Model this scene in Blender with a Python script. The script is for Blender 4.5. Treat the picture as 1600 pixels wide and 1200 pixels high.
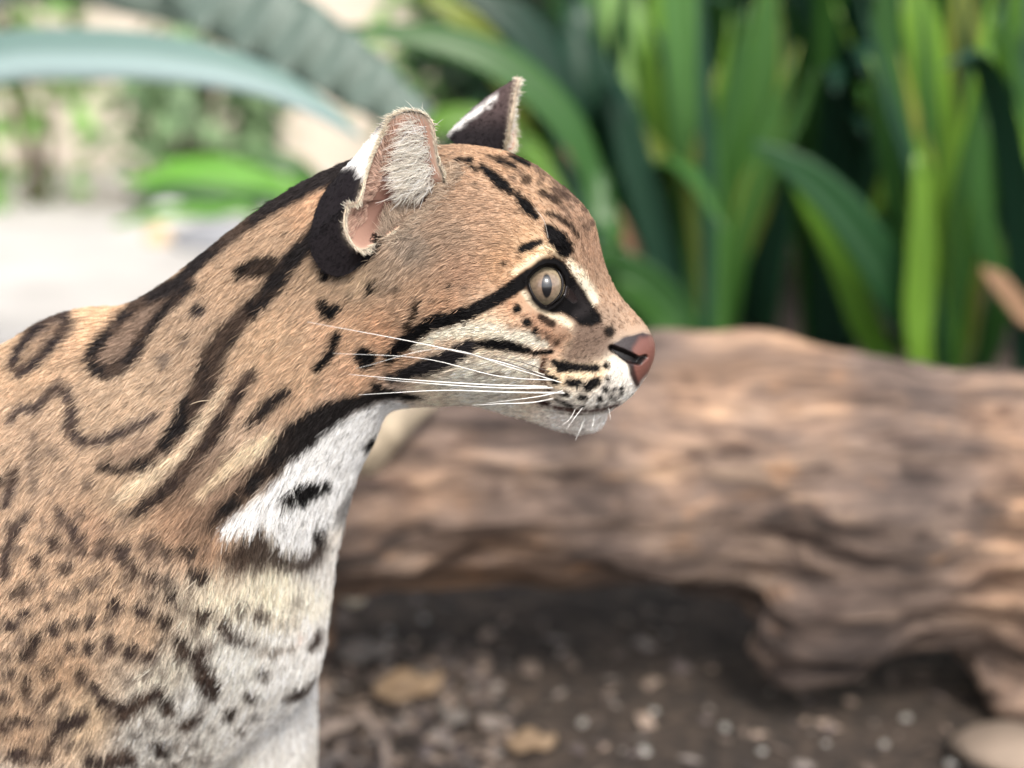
import bpy, bmesh, math, random
import numpy as np
from mathutils import Vector, Matrix

for o in list(bpy.data.objects):
    bpy.data.objects.remove(o, do_unlink=True)
SC = bpy.context.scene
COL = SC.collection
R = math.radians

# ------------------------------------------------------------------ camera
PITCH = R(15.0)
TANH = math.tan(R(19.0))
CAM = np.array([0.0, 0.0, 0.60])
FWD = np.array([0.0, math.cos(PITCH), -math.sin(PITCH)])
UPV = np.array([0.0, math.sin(PITCH), math.cos(PITCH)])
RGT = np.array([1.0, 0.0, 0.0])
cd = bpy.data.cameras.new('camera')
cd.sensor_width = 36.0
cd.lens = 18.0 / TANH
cd.clip_start = 0.01
cd.clip_end = 500.0
cd.dof.use_dof = True
cd.dof.focus_distance = 0.664
cd.dof.aperture_fstop = cd.lens / 15.0          # a lens opening about 15 mm wide
cam = bpy.data.objects.new('camera', cd)
COL.objects.link(cam)
cam.location = CAM
cam.rotation_euler = (math.pi / 2 - PITCH, 0, 0)
SC.camera = cam

# ------------------------------------------------------------------ world, sun, exposure
SUN_TO = Vector((0.16, -0.62, 0.77)).normalized()
w = bpy.data.worlds.new('World')
SC.world = w
w.use_nodes = True
nt = w.node_tree
sky = nt.nodes.new('ShaderNodeTexSky')
sky.sky_type = 'NISHITA'
sky.sun_disc = False
sky.sun_elevation = math.asin(SUN_TO.z)
sky.sun_rotation = math.atan2(SUN_TO.x, SUN_TO.y)
sky.dust_density = 3.0
hsv = nt.nodes.new('ShaderNodeHueSaturation')
hsv.inputs['Saturation'].default_value = 0.42
nt.links.new(sky.outputs[0], hsv.inputs['Color'])
nt.links.new(hsv.outputs[0], nt.nodes['Background'].inputs[0])
nt.nodes['Background'].inputs[1].default_value = 0.15
sd = bpy.data.lights.new('sun', 'SUN')
sd.energy = 1.5
sd.angle = R(14)
sd.color = (1.0, 0.93, 0.83)
sun = bpy.data.objects.new('sun', sd)
COL.objects.link(sun)
sun.rotation_euler = SUN_TO.to_track_quat('Z', 'Y').to_euler()
SC.view_settings.view_transform = 'Standard'
SC.view_settings.look = 'None'
SC.view_settings.gamma = 1.0
SC.view_settings.use_curve_mapping = False
SC.view_settings.exposure = 1.08
SC.render.engine = 'CYCLES'
SC.cycles.use_denoising = True
SC.cycles.max_bounces = 8
SC.cycles.transparent_max_bounces = 8
try:
    SC.cycles_curves.shape = 'RIBBONS'
except Exception:
    pass

# ------------------------------------------------------------------ helpers
rng = np.random.default_rng(7)
random.seed(7)

def ray(x, y):
    return FWD + RGT * ((x - 800) / 800 * TANH) + UPV * ((600 - y) / 800 * TANH)

def at(x, y, Y):                       # the point on the vertical plane y = Y that a photo pixel sees
    d = ray(x, y)
    return CAM + d * (Y / d[1])

def on_ground(x, y, z=0.0):
    d = ray(x, y)
    return CAM + d * ((z - CAM[2]) / d[2])

def project(P):
    rel = P - CAM
    z = np.maximum(rel @ FWD, 0.05)
    return np.stack([800 + 800 * (rel @ RGT) / z / TANH, 600 - 800 * (rel @ UPV) / z / TANH], -1)

def lin(c):
    c = np.asarray(c, float) / 255.0
    return np.where(c <= 0.04045, c / 12.92, ((c + 0.055) / 1.055) ** 2.4)

def hash3(i, j, k):
    n = (i * 374761393 + j * 668265263 + k * 2147483647 // 3 + 1013904223) & 0xFFFFFFFF
    n = ((n ^ (n >> 13)) * 1274126177) & 0xFFFFFFFF
    n = n ^ (n >> 16)
    return (n & 0xFFFF) / 65535.0

def vnoise(p):                         # value noise 0..1, p (N,3)
    p = np.asarray(p, float)
    f0 = np.floor(p).astype(np.int64)
    t = p - f0
    t = t * t * (3 - 2 * t)
    out = 0
    for dx in (0, 1):
        for dy in (0, 1):
            for dz in (0, 1):
                h = hash3(f0[:, 0] + dx, f0[:, 1] + dy, f0[:, 2] + dz)
                out = out + h * (t[:, 0] if dx else 1 - t[:, 0]) * (t[:, 1] if dy else 1 - t[:, 1]) * (t[:, 2] if dz else 1 - t[:, 2])
    return out

def fbm(p, o=4):
    p = np.asarray(p, float)
    s = 0
    a = 0.5
    for k in range(o):
        s = s + a * vnoise(p * 2 ** k + 17.3 * k)
        a *= 0.5
    return s / (1 - 0.5 ** o)

def sstep(a, b, x):
    t = np.clip((x - a) / (b - a), 0, 1)
    return t * t * (3 - 2 * t)

def mesh_obj(name, V, F, mat=None, parent=None, smooth=True):
    me = bpy.data.meshes.new(name)
    me.from_pydata([tuple(map(float, v)) for v in V], [], [tuple(map(int, f)) for f in F])
    if smooth:
        me.polygons.foreach_set('use_smooth', np.ones(len(me.polygons), bool))
    me.update()
    o = bpy.data.objects.new(name, me)
    COL.objects.link(o)
    if mat:
        me.materials.append(mat)
    if parent:
        o.parent = parent
    return o

def tag(o, label=None, cat=None, group=None, kind=None):
    if label: o['label'] = label
    if cat: o['category'] = cat
    if group: o['group'] = group
    if kind: o['kind'] = kind
    return o

def empty(name, loc=(0, 0, 0)):
    o = bpy.data.objects.new(name, None)
    o.empty_display_size = 0.05
    COL.objects.link(o)
    o.location = loc
    return o

def adopt(child, root):                # parent without moving the child
    child.parent = root
    child.matrix_parent_inverse = Matrix.Translation(-Vector(root.location))

def new_mat(name):
    m = bpy.data.materials.new(name)
    m.use_nodes = True
    return m, m.node_tree.nodes, m.node_tree.links, m.node_tree.nodes['Principled BSDF']

def ramp(ns, stops):
    r = ns.new('ShaderNodeValToRGB')
    e = r.color_ramp.elements
    while len(e) < len(stops):
        e.new(0.5)
    for el, (p, c) in zip(e, stops):
        el.position = p
        el.color = (*c, 1)
    return r

def tube(path, radii, n=12, flat=None):
    """rings of a round tube along a path, closed at both ends; returns V, F"""
    path = np.asarray(path, float)
    radii = np.asarray(radii, float)
    m = len(path)
    T = np.gradient(path, axis=0)
    T /= np.linalg.norm(T, axis=1, keepdims=True) + 1e-12
    ref = np.array([0.0, 1.0, 0.0]) if abs(T[0][1]) < 0.9 else np.array([1.0, 0, 0])
    V, F = [], []
    for i in range(m):
        a = np.cross(T[i], ref); a /= np.linalg.norm(a) + 1e-12
        b = np.cross(a, T[i])
        for k in range(n):
            th = 2 * math.pi * k / n
            fl = flat[i] if flat is not None else 1.0
            V.append(path[i] + radii[i] * (math.cos(th) * a + fl * math.sin(th) * b))
    for i in range(m - 1):
        for k in range(n):
            F.append((i * n + k, i * n + (k + 1) % n, (i + 1) * n + (k + 1) % n, (i + 1) * n + k))
    V.append(path[0] - T[0] * radii[0] * 0.6); c0 = len(V) - 1
    V.append(path[-1] + T[-1] * radii[-1] * 0.6); c1 = len(V) - 1
    for k in range(n):
        F.append((c0, (k + 1) % n, k))
        F.append((c1, (m - 1) * n + k, (m - 1) * n + (k + 1) % n))
    return np.array(V), F

def spline(pts, n):
    """Catmull-Rom through pts (m,d), n samples"""
    pts = np.asarray(pts, float)
    m = len(pts)
    P = np.vstack([2 * pts[0] - pts[1], pts, 2 * pts[-1] - pts[-2]])
    t = np.linspace(0, m - 1, n)
    i = np.minimum(t.astype(int), m - 2)
    f = (t - i)[:, None]
    p0, p1, p2, p3 = P[i], P[i + 1], P[i + 2], P[i + 3]
    return 0.5 * (2 * p1 + (p2 - p0) * f + (2 * p0 - 5 * p1 + 4 * p2 - p3) * f ** 2 + (3 * p1 - p0 - 3 * p2 + p3) * f ** 3)

# ================================================================== GROUND AND SETTING
def soil_material():
    m, ns, ls, b = new_mat('soil')
    tc = ns.new('ShaderNodeTexCoord')
    n1 = ns.new('ShaderNodeTexNoise'); n1.inputs['Scale'].default_value = 9; n1.inputs['Detail'].default_value = 8
    n2 = ns.new('ShaderNodeTexNoise'); n2.inputs['Scale'].default_value = 70; n2.inputs['Detail'].default_value = 5
    ls.new(tc.outputs['Object'], n1.inputs['Vector']); ls.new(tc.outputs['Object'], n2.inputs['Vector'])
    r1 = ramp(ns, [(0.3, (0.022, 0.016, 0.012)), (0.55, (0.050, 0.036, 0.027)), (0.75, (0.092, 0.066, 0.049))])
    r2 = ramp(ns, [(0.35, (0.45, 0.45, 0.45)), (0.7, (1.5, 1.45, 1.4))])
    ls.new(n1.outputs[0], r1.inputs[0]); ls.new(n2.outputs[0], r2.inputs[0])
    mx = ns.new('ShaderNodeMix'); mx.data_type = 'RGBA'; mx.blend_type = 'MULTIPLY'; mx.inputs[0].default_value = 1
    ls.new(r1.outputs[0], mx.inputs[6]); ls.new(r2.outputs[0], mx.inputs[7])
    ls.new(mx.outputs[2], b.inputs['Base Color'])
    b.inputs['Roughness'].default_value = 0.95
    bp = ns.new('ShaderNodeBump'); bp.inputs['Strength'].default_value = 0.9; bp.inputs['Distance'].default_value = 0.01
    ls.new(n2.outputs[0], bp.inputs['Height']); ls.new(bp.outputs[0], b.inputs['Normal'])
    return m

SOIL = soil_material()
xs = np.concatenate([[-60, -20, -8, -4], np.linspace(-2, 2, 130), [4, 8, 20, 60]])
ys = np.concatenate([[-30, -8, -2], np.linspace(-0.5, 4.2, 150), [6, 10, 25, 80]])
GX, GY = np.meshgrid(xs, ys)
gp = np.stack([GX.ravel(), GY.ravel()], 1)
near = sstep(3.0, 1.8, np.abs(gp[:, 0])) * sstep(3.6, 2.6, gp[:, 1])
gz = (fbm(np.c_[gp * 5, np.zeros(len(gp))], 4) - 0.5) * 0.035 * near + (fbm(np.c_[gp * 26, np.ones(len(gp))], 3) - 0.5) * 0.018 * near
def ground_z(x, y):
    x = np.atleast_1d(np.asarray(x, float)); y = np.atleast_1d(np.asarray(y, float))
    p = np.stack([x, y], 1)
    nr = sstep(3.0, 1.8, np.abs(x)) * sstep(3.6, 2.6, y)
    z = (fbm(np.c_[p * 5, np.zeros(len(p))], 4) - 0.5) * 0.035 * nr + (fbm(np.c_[p * 26, np.ones(len(p))], 3) - 0.5) * 0.018 * nr
    return z if len(z) > 1 else float(z[0])
nx, ny = len(xs), len(ys)
GF = [(j * nx + i, j * nx + i + 1, (j + 1) * nx + i + 1, (j + 1) * nx + i) for j in range(ny - 1) for i in range(nx - 1)]
tag(mesh_obj('ground', np.c_[gp, gz], GF, SOIL), kind='structure')

def plain(name, c, rough=0.8, var=0.25, scale=6.0, bump=0.0):
    m, ns, ls, b = new_mat(name)
    tc = ns.new('ShaderNodeTexCoord')
    n1 = ns.new('ShaderNodeTexNoise'); n1.inputs['Scale'].default_value = scale; n1.inputs['Detail'].default_value = 6
    ls.new(tc.outputs['Object'], n1.inputs['Vector'])
    c = np.array(c)
    r1 = ramp(ns, [(0.3, tuple(c * (1 - var))), (0.7, tuple(np.minimum(c * (1 + var), 0.95)))])
    ls.new(n1.outputs[0], r1.inputs[0]); ls.new(r1.outputs[0], b.inputs['Base Color'])
    b.inputs['Roughness'].default_value = rough
    if bump:
        bp = ns.new('ShaderNodeBump'); bp.inputs['Strength'].default_value = bump; bp.inputs['Distance'].default_value = 0.004
        ls.new(n1.outputs[0], bp.inputs['Height']); ls.new(bp.outputs[0], b.inputs['Normal'])
    return m

# pale sandy path, left, far
PATH = plain('pale_sand', (0.47, 0.45, 0.425), 0.9, 0.16, 5)
pv, pf = [], []
edge = spline([(-9.0, 2.15), (-3.0, 2.2), (-1.4, 2.28), (-0.75, 2.45), (-0.35, 2.9), (-0.1, 3.6), (0.4, 4.6), (2.5, 5.2), (9, 5.5)], 60)
far = spline([(-14.0, 9.0), (-8, 9.0), (-4, 9.0), (-2.5, 9.0), (-1.5, 9.0), (-0.5, 9.0), (1.0, 9.0), (4, 9.0), (9, 9.0)], 60)
for a, b_ in zip(edge, far):
    pv += [(a[0], a[1], 0.018), (b_[0], b_[1], 0.018)]
for i in range(59):
    pf.append((2 * i, 2 * i + 2, 2 * i + 3, 2 * i + 1))
tag(mesh_obj('path', pv, pf, PATH), kind='structure')

# beige rendered enclosure wall
WALL = plain('beige_render', (0.62, 0.54, 0.45), 0.9, 0.14, 1.6, 0.2)
wl = bpy.data.meshes.new('enclosure_wall')
bm = bmesh.new()
bmesh.ops.create_cube(bm, size=1.0)
bmesh.ops.scale(bm, vec=(16, 0.2, 2.6), verts=bm.verts)
bmesh.ops.bevel(bm, geom=bm.edges[:], offset=0.02, segments=2, affect='EDGES')
bm.to_mesh(wl); bm.free()
wl.materials.append(WALL)
wall = bpy.data.objects.new('enclosure_wall', wl)
COL.objects.link(wall); wall.location = (0.5, 4.9, 1.28)
tag(wall, 'beige rendered enclosure wall beyond the pale sandy path', 'wall')

# ------------------------------------------------------------------ the log
def log_material():
    m, ns, ls, b = new_mat('weathered_wood')
    tc = ns.new('ShaderNodeTexCoord')
    mp = ns.new('ShaderNodeMapping'); mp.inputs['Scale'].default_value = (2.6, 16, 18); mp.inputs['Rotation'].default_value = (0, R(4), 0)
    n1 = ns.new('ShaderNodeTexNoise'); n1.inputs['Scale'].default_value = 2.0; n1.inputs['Detail'].default_value = 9; n1.inputs['Roughness'].default_value = 0.62; n1.inputs['Distortion'].default_value = 0.9
    ls.new(tc.outputs['Object'], mp.inputs[0]); ls.new(mp.outputs[0], n1.inputs['Vector'])
    r1 = ramp(ns, [(0.32, (0.045, 0.033, 0.028)), (0.43, (0.12, 0.087, 0.070)), (0.52, (0.225, 0.165, 0.132)), (0.61, (0.36, 0.265, 0.20)), (0.74, (0.54, 0.42, 0.32))])
    ls.new(n1.outputs[0], r1.inputs[0])
    n2 = ns.new('ShaderNodeTexNoise'); n2.inputs['Scale'].default_value = 5.5; n2.inputs['Detail'].default_value = 5
    ls.new(tc.outputs['Object'], n2.inputs['Vector'])
    r2 = ramp(ns, [(0.36, (0.34, 0.33, 0.345)), (0.5, (0.85, 0.81, 0.79)), (0.66, (1.5, 1.25, 0.98))])
    ls.new(n2.outputs[0], r2.inputs[0])
    mx = ns.new('ShaderNodeMix'); mx.data_type = 'RGBA'; mx.blend_type = 'MULTIPLY'; mx.inputs[0].default_value = 1
    ls.new(r1.outputs[0], mx.inputs[6]); ls.new(r2.outputs[0], mx.inputs[7])
    mp3 = ns.new('ShaderNodeMapping'); mp3.inputs['Scale'].default_value = (1.0, 1.6, 1.8)
    n3 = ns.new('ShaderNodeTexNoise'); n3.inputs['Scale'].default_value = 17; n3.inputs['Detail'].default_value = 4; n3.inputs['Roughness'].default_value = .6
    ls.new(tc.outputs['Object'], mp3.inputs[0]); ls.new(mp3.outputs[0], n3.inputs['Vector'])
    r3 = ramp(ns, [(0.36, (0.55, 0.52, 0.52)), (0.47, (1, 1, 1)), (0.60, (1, 1, 1)), (0.70, (1.5, 1.32, 1.1))])
    ls.new(n3.outputs[0], r3.inputs[0])
    m3 = ns.new('ShaderNodeMix'); m3.data_type = 'RGBA'; m3.blend_type = 'MULTIPLY'; m3.inputs[0].default_value = 1
    ls.new(mx.outputs[2], m3.inputs[6]); ls.new(r3.outputs[0], m3.inputs[7])
    ls.new(m3.outputs[2], b.inputs['Base Color'])
    b.inputs['Roughness'].default_value = 0.85
    bp = ns.new('ShaderNodeBump'); bp.inputs['Strength'].default_value = 0.9; bp.inputs['Distance'].default_value = 0.012
    ls.new(n1.outputs[0], bp.inputs['Height']); ls.new(bp.outputs[0], b.inputs['Normal'])
    return m

WOOD = log_material()
LOGY = 1.20
# top and bottom outline of the trunk, photo pixels
lt = [(380, 640, 860), (520, 612, 872), (700, 585, 880), (880, 562, 882), (1000, 550, 884), (1100, 546, 905), (1200, 545, 925), (1300, 556, 955), (1400, 576, 965), (1500, 594, 985), (1620, 606, 1030), (1800, 620, 1050), (2100, 620, 1040), (2400, 650, 1000)]
lt = spline(lt, 120)
V, F = [], []
nr = 56
for i, (x, yt, yb) in enumerate(lt):
    Pt, Pb = at(x, yt + 6, LOGY), at(x, yb, LOGY)
    c = (Pt + Pb) / 2
    a = (Pt[2] - Pb[2]) / 2
    d = 0.098 + 0.008 * math.sin(i * 0.21)
    e = 1.0
    if i < 4: e = (0.55, 0.85, 0.95, 1.0)[i]
    for k in range(nr):
        th = 2 * math.pi * k / nr
        V.append((Pt[0], c[1] + d * e * math.cos(th), c[2] + a * e * math.sin(th)))
for i in range(len(lt) - 1):
    for k in range(nr):
        F.append((i * nr + k, i * nr + (k + 1) % nr, (i + 1) * nr + (k + 1) % nr, (i + 1) * nr + k))
F.append(tuple(range(nr - 1, -1, -1)))
F.append(tuple((len(lt) - 1) * nr + k for k in range(nr)))
parts = [(np.array(V), F)]
def px_tube(pts, Y, n=14, S=None, m=14):
    p = spline(np.array(pts, float), m)
    path = np.array([at(q[0], q[1], Y + (q[3] if len(q) > 3 else 0)) for q in p])
    sc = Y / math.cos(PITCH) * TANH / 800
    return tube(path, p[:, 2] * sc, n)
LY = LOGY
parts.append(px_tube([(1330, 800, 150, 0), (1290, 890, 130, -.03), (1255, 970, 88, -.05), (1238, 1030, 52, -.06), (1236, 1064, 26, -.06)], LY))
parts.append(px_tube([(1450, 880, 80, -.02), (1385, 950, 55, -.05), (1330, 1000, 40, -.06), (1285, 1035, 28, -.06)], LY))
parts.append(px_tube([(1640, 900, 110, 0), (1620, 1000, 75, -.03), (1592, 1075, 42, -.05), (1578, 1118, 22, -.05)], LY))
parts.append(px_tube([(1600, 960, 70, 0), (1550, 1020, 38, -.03), (1528, 1046, 22, -.04)], LY))
parts.append(px_tube([(1900, 900, 120, 0), (1890, 1080, 100, 0), (1880, 1250, 80, 0), (1885, 1420, 70, 0)], LY))
parts.append(px_tube([(470, 760, 100, 0.03), (440, 880, 85, 0.03), (430, 1000, 70, .03), (425, 1130, 70, .03)], LY))
off = 0
AV, AF = [], []
for v, f in parts:
    AV.append(v); AF += [tuple(i + off for i in q) for q in f]; off += len(v)
AV = np.vstack(AV)
tmp = mesh_obj('log_tmp', AV, AF)
md = tmp.modifiers.new('r', 'REMESH'); md.mode = 'VOXEL'; md.voxel_size = 0.007
dg = bpy.context.evaluated_depsgraph_get()
lm = bpy.data.meshes.new_from_object(tmp.evaluated_get(dg))
bpy.data.objects.remove(tmp, do_unlink=True)
def mesh_np(me):
    n = len(me.vertices)
    co = np.empty(n * 3); me.vertices.foreach_get('co', co)
    return co.reshape(-1, 3)
def smooth_np(me, co, it, lam=0.6, mask=None):
    e = np.empty(len(me.edges) * 2, int); me.edges.foreach_get('vertices', e); e = e.reshape(-1, 2)
    n = len(co)
    deg = np.bincount(e.ravel(), minlength=n).astype(float)
    for _ in range(it):
        s = np.zeros_like(co)
        for ax in range(3):
            s[:, ax] = np.bincount(e[:, 0], co[e[:, 1], ax], n) + np.bincount(e[:, 1], co[e[:, 0], ax], n)
        d = (s / np.maximum(deg, 1)[:, None] - co) * lam
        co = co + (d if mask is None else d * mask[:, None])
    return co
co = mesh_np(lm)
co = smooth_np(lm, co, 5)
lm.vertices.foreach_set('co', co.ravel()); lm.update()
nrm = np.empty(len(co) * 3); lm.vertices.foreach_get('normal', nrm); nrm = nrm.reshape(-1, 3)
q = co * np.array([4, 19, 21])
rid = 1 - np.abs(2 * fbm(q, 4) - 1)
dsp = (rid - 0.6) * 0.034 + (fbm(co * 7, 3) - 0.5) * 0.028 + (fbm(co * np.array([14, 60, 60]), 3) - 0.5) * 0.020
co = co + nrm * dsp[:, None]
lm.vertices.foreach_set('co', co.ravel())
lm.polygons.foreach_set('use_smooth', np.ones(len(lm.polygons), bool)); lm.update()
lm.materials.clear(); lm.materials.append(WOOD)
logo = bpy.data.objects.new('fallen_log', lm); COL.objects.link(logo)
tag(logo, 'weathered brown fallen log with broken branch stubs on dark soil', 'log')

# ------------------------------------------------------------------ pebbles, twigs, litter
def stone_mesh(seed, r, flat=0.7):
    bm = bmesh.new()
    bmesh.ops.create_icosphere(bm, subdivisions=3, radius=1)
    v = np.array([list(x.co) for x in bm.verts])
    n = fbm(v * 1.3 + seed * 7.7, 3)
    v = v * (0.72 + 0.55 * n)[:, None] * np.array([1.15, 0.95, flat]) * r
    for x, c in zip(bm.verts, v): x.co = c
    me = bpy.data.meshes.new('pebble'); bm.to_mesh(me); bm.free()
    me.polygons.foreach_set('use_smooth', np.ones(len(me.polygons), bool))
    return me
PEB = plain('pale_pebble', (0.30, 0.285, 0.26), 0.5, 0.15, 40)
ROCK = plain('grey_rock', (0.24, 0.245, 0.26), 0.8, 0.3, 9, 0.4)
CREAM = plain('peeled_wood', (0.44, 0.36, 0.26), 0.85, 0.4, 30, 0.6)
pebs = [(952, 1085, 8), (910, 1136, 8), (1132, 1146, 7), (1416, 1118, 9), (1006, 1181, 10), (1022, 1117, 6), (663, 974, 7), (607, 985, 7), (1382, 1160, 7), (1487, 1192, 9), (700, 1140, 9), (806, 1092, 6), (1190, 1190, 6), (770, 1180, 7), (1290, 1166, 5)]
for i, (x, y, r) in enumerate(pebs):
    p = on_ground(x, y)
    me = stone_mesh(i + 1, r * 0.0005)
    me.materials.append(PEB)
    o = bpy.data.objects.new('pebble', me); COL.objects.link(o)
    o.location = (p[0], p[1], ground_z(p[0], p[1]) + r * 0.0002)
    o.rotation_euler.z = i * 1.3
    tag(o, 'tiny pale pebble lying on the dark soil before the log', 'pebble', 'pale pebbles on the soil')

def rock(name, px, py, rx, ry, mat, seed, label, z0=0.0, cat='rock', Y=None):
    """a rock whose middle is seen at px,py with half size rx,ry pixels, standing on the ground"""
    p = on_ground(px, py + ry) if Y is None else at(px, py, Y)
    depth = (p - CAM) @ FWD
    s = depth * TANH / 800
    me = stone_mesh(seed, 1.0, 1.0)
    v = mesh_np(me)
    v = v / np.abs(v).max(0) * np.array([rx * s, rx * s * 0.8, ry * s * 1.1])
    me.vertices.foreach_set('co', v.ravel()); me.update()
    me.materials.append(mat)
    o = bpy.data.objects.new(name, me); COL.objects.link(o)
    zz = ry * s * 1.1 * 0.85
    o.location = (p[0], p[1] + rx * s * 0.5, zz if Y is None else p[2])
    tag(o, label, cat)
    return o
rock('rock', 345, 377, 95, 26, ROCK, 31, 'long dark grey rock beside the pale sandy path')
rock('rock', 246, 372, 22, 20, plain('ochre_stone', (0.55, 0.38, 0.2), 0.8), 32, 'small ochre stone at the end of the grey rock')
rock('rock', 268, 340, 34, 24, plain('white_stone', (0.7, 0.69, 0.66), 0.8), 33, 'white stone behind the long grey rock')
rock('rock', 1590, 1185, 90, 30, plain('tan_stone', (0.21, 0.16, 0.12), 0.85, 0.25, 14, 0.4), 35, 'flat tan stone in the soil in front of the log stub')
# bare pale branch lying along the log's near face, under the chin
_p = spline([(668, 628, 20, .01), (640, 640, 27, -.01), (603, 676, 30, -.02), (578, 715, 26, -.015), (556, 752, 18, 0.02)], 18)
_v, _f = tube(np.array([at(q_[0], q_[1], 1.115 + q_[3]) for q_ in _p]), _p[:, 2] * 1.12 * TANH / 800 / .97, 14)
_v = _v + (fbm(_v * 60, 3) - .5)[:, None] * .014
mesh_obj('peeled_branch', _v, _f, CREAM, logo)['label'] = 'bare cream branch stub on the log'

def twig(pts, r, mat, label):
    P = []
    for x, y, h in pts:
        g = on_ground(x, y)
        P.append((g[0], g[1], ground_z(g[0], g[1]) + h))
    P = spline(P, 16)
    v, f = tube(P, np.linspace(r, r * 0.7, 16) * (1 + 0.15 * np.sin(np.arange(16) * 2.1)), 8)
    tag(mesh_obj('twig', v, f, mat), label, 'twig')
TW = plain('dry_twig', (0.27, 0.21, 0.17), 0.8, 0.3, 60)
twig([(492, 1162, .006), (525, 1148, .010), (552, 1140, .008)], 0.0062, TW, 'thick pale dry twig lying by the foreleg of the ocelot')
twig([(556, 1128, .006), (575, 1140, .012), (590, 1160, .008)], 0.0050, TW, 'bent pale twig on the soil next to the thick one')
twig([(598, 1168, .006), (602, 1190, .010), (604, 1225, .006)], 0.0050, TW, 'straight pale twig pointing at the bent one')
twig([(535, 1030, .006), (555, 1022, .012), (578, 1016, .008)], 0.0052, TW, 'short grey twig on soil below the log end')
def dead_leaf(x, y, L, rz, mat, label, h=0.01):
    g = on_ground(x, y)
    n = 12
    V, F = [], []
    for i in range(n):
        t = i / (n - 1)
        wd = L * 0.30 * math.sin(math.pi * t ** 0.8) + 0.0006
        for s in (-1, -0.5, 0, 0.5, 1):
            V.append(((t - .5) * L, s * wd, 0.3 * L * (t - .5) ** 2 + 0.12 * L * abs(s) * math.sin(3 * t + 1) + 0.004 * math.sin(9 * t + 3 * s)))
    for i in range(n - 1):
        for k in range(4):
            F.append((i * 5 + k, i * 5 + k + 1, (i + 1) * 5 + k + 1, (i + 1) * 5 + k))
    o = mesh_obj('dead_leaf', V, F, mat)
    md = o.modifiers.new('thickness', 'SOLIDIFY'); md.thickness = 0.0008
    o.location = (g[0], g[1], ground_z(g[0], g[1]) + h); o.rotation_euler = (0.25, -0.15, rz)
    tag(o, label, 'leaf')
DL1 = plain('dead_leaf_tan', (0.20, 0.135, 0.08), 0.7, 0.3, 40)
DL2 = plain('dead_leaf_grey', (0.20, 0.175, 0.155), 0.7, 0.3, 40)
DL3 = plain('dead_leaf_cream', (0.60, 0.50, 0.36), 0.7, 0.3, 40)
dead_leaf(640, 1085, 0.065, 0.4, DL1, 'curled ochre dead leaf on the open soil')
dead_leaf(556, 955, 0.034, 1.2, DL3, 'cream dead leaf against the chest side end of the log', 0.018)
dead_leaf(572, 1028, 0.05, 0.5, DL2, 'grey dead leaf below the cream one')
dead_leaf(705, 1138, 0.035, 2.2, DL2, 'small grey dead leaf beside a pebble on the open soil')
dead_leaf(830, 1195, 0.04, 0.1, DL1, 'small brown dead leaf with pebbles around it')

# leaf litter: thousands of chips
def litter():
    N = 5200
    V, F, C = [], [], []
    pal = [(0.10, .075, .06), (0.055, .04, .032), (0.16, .12, .095), (0.24, .18, .14), (0.09, .07, .065), (0.035, .028, .024), (.2, .17, .15)]
    X = rng.uniform(-0.75, 1.0, N); Y_ = rng.uniform(0.75, 2.3, N)
    k = rng.random(N) < 0.35
    X[k] = rng.uniform(-0.4, 0.0, k.sum()); Y_[k] = rng.uniform(0.9, 1.3, k.sum())
    Z = ground_z(X, Y_)
    for x, y, zg in zip(X, Y_, Z):
        L = random.uniform(0.003, 0.012) * (1.5 if random.random() < .2 else 1); W = L * random.uniform(.25, .8)
        a = random.uniform(0, 6.28); z = zg + random.uniform(.001, .006)
        ux, uy = math.cos(a), math.sin(a)
        t1, t2 = random.uniform(-.5, .5) * L, random.uniform(-.5, .5) * W
        b0 = len(V)
        for s, t in ((-1, 0), (0, -1), (1, 0), (0, 1)):
            V.append((x + ux * L * s - uy * W * t, y + uy * L * s + ux * W * t, z + t1 * s + t2 * t))
        V.append((x, y, z + 0.3 * W + .0008))
        for k in range(4):
            F.append((b0 + k, b0 + (k + 1) % 4, b0 + 4))
        F.append((b0, b0 + 3, b0 + 2, b0 + 1))
        c = random.choice(pal); C += [c] * 5
    m, ns, ls, b = new_mat('litter')
    at_ = ns.new('ShaderNodeAttribute'); at_.attribute_name = 'col'
    ls.new(at_.outputs['Color'], b.inputs['Base Color']); b.inputs['Roughness'].default_value = 0.8
    o = mesh_obj('leaf_litter', V, F, m, smooth=False)
    ca = o.data.color_attributes.new('col', 'FLOAT_COLOR', 'POINT')
    C = np.array(C); ca.data.foreach_set('color', np.c_[C, np.ones(len(C))].ravel())
    tag(o, 'brown crumbs and leaf litter scattered on the soil', 'litter', kind='stuff')
litter()

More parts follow.
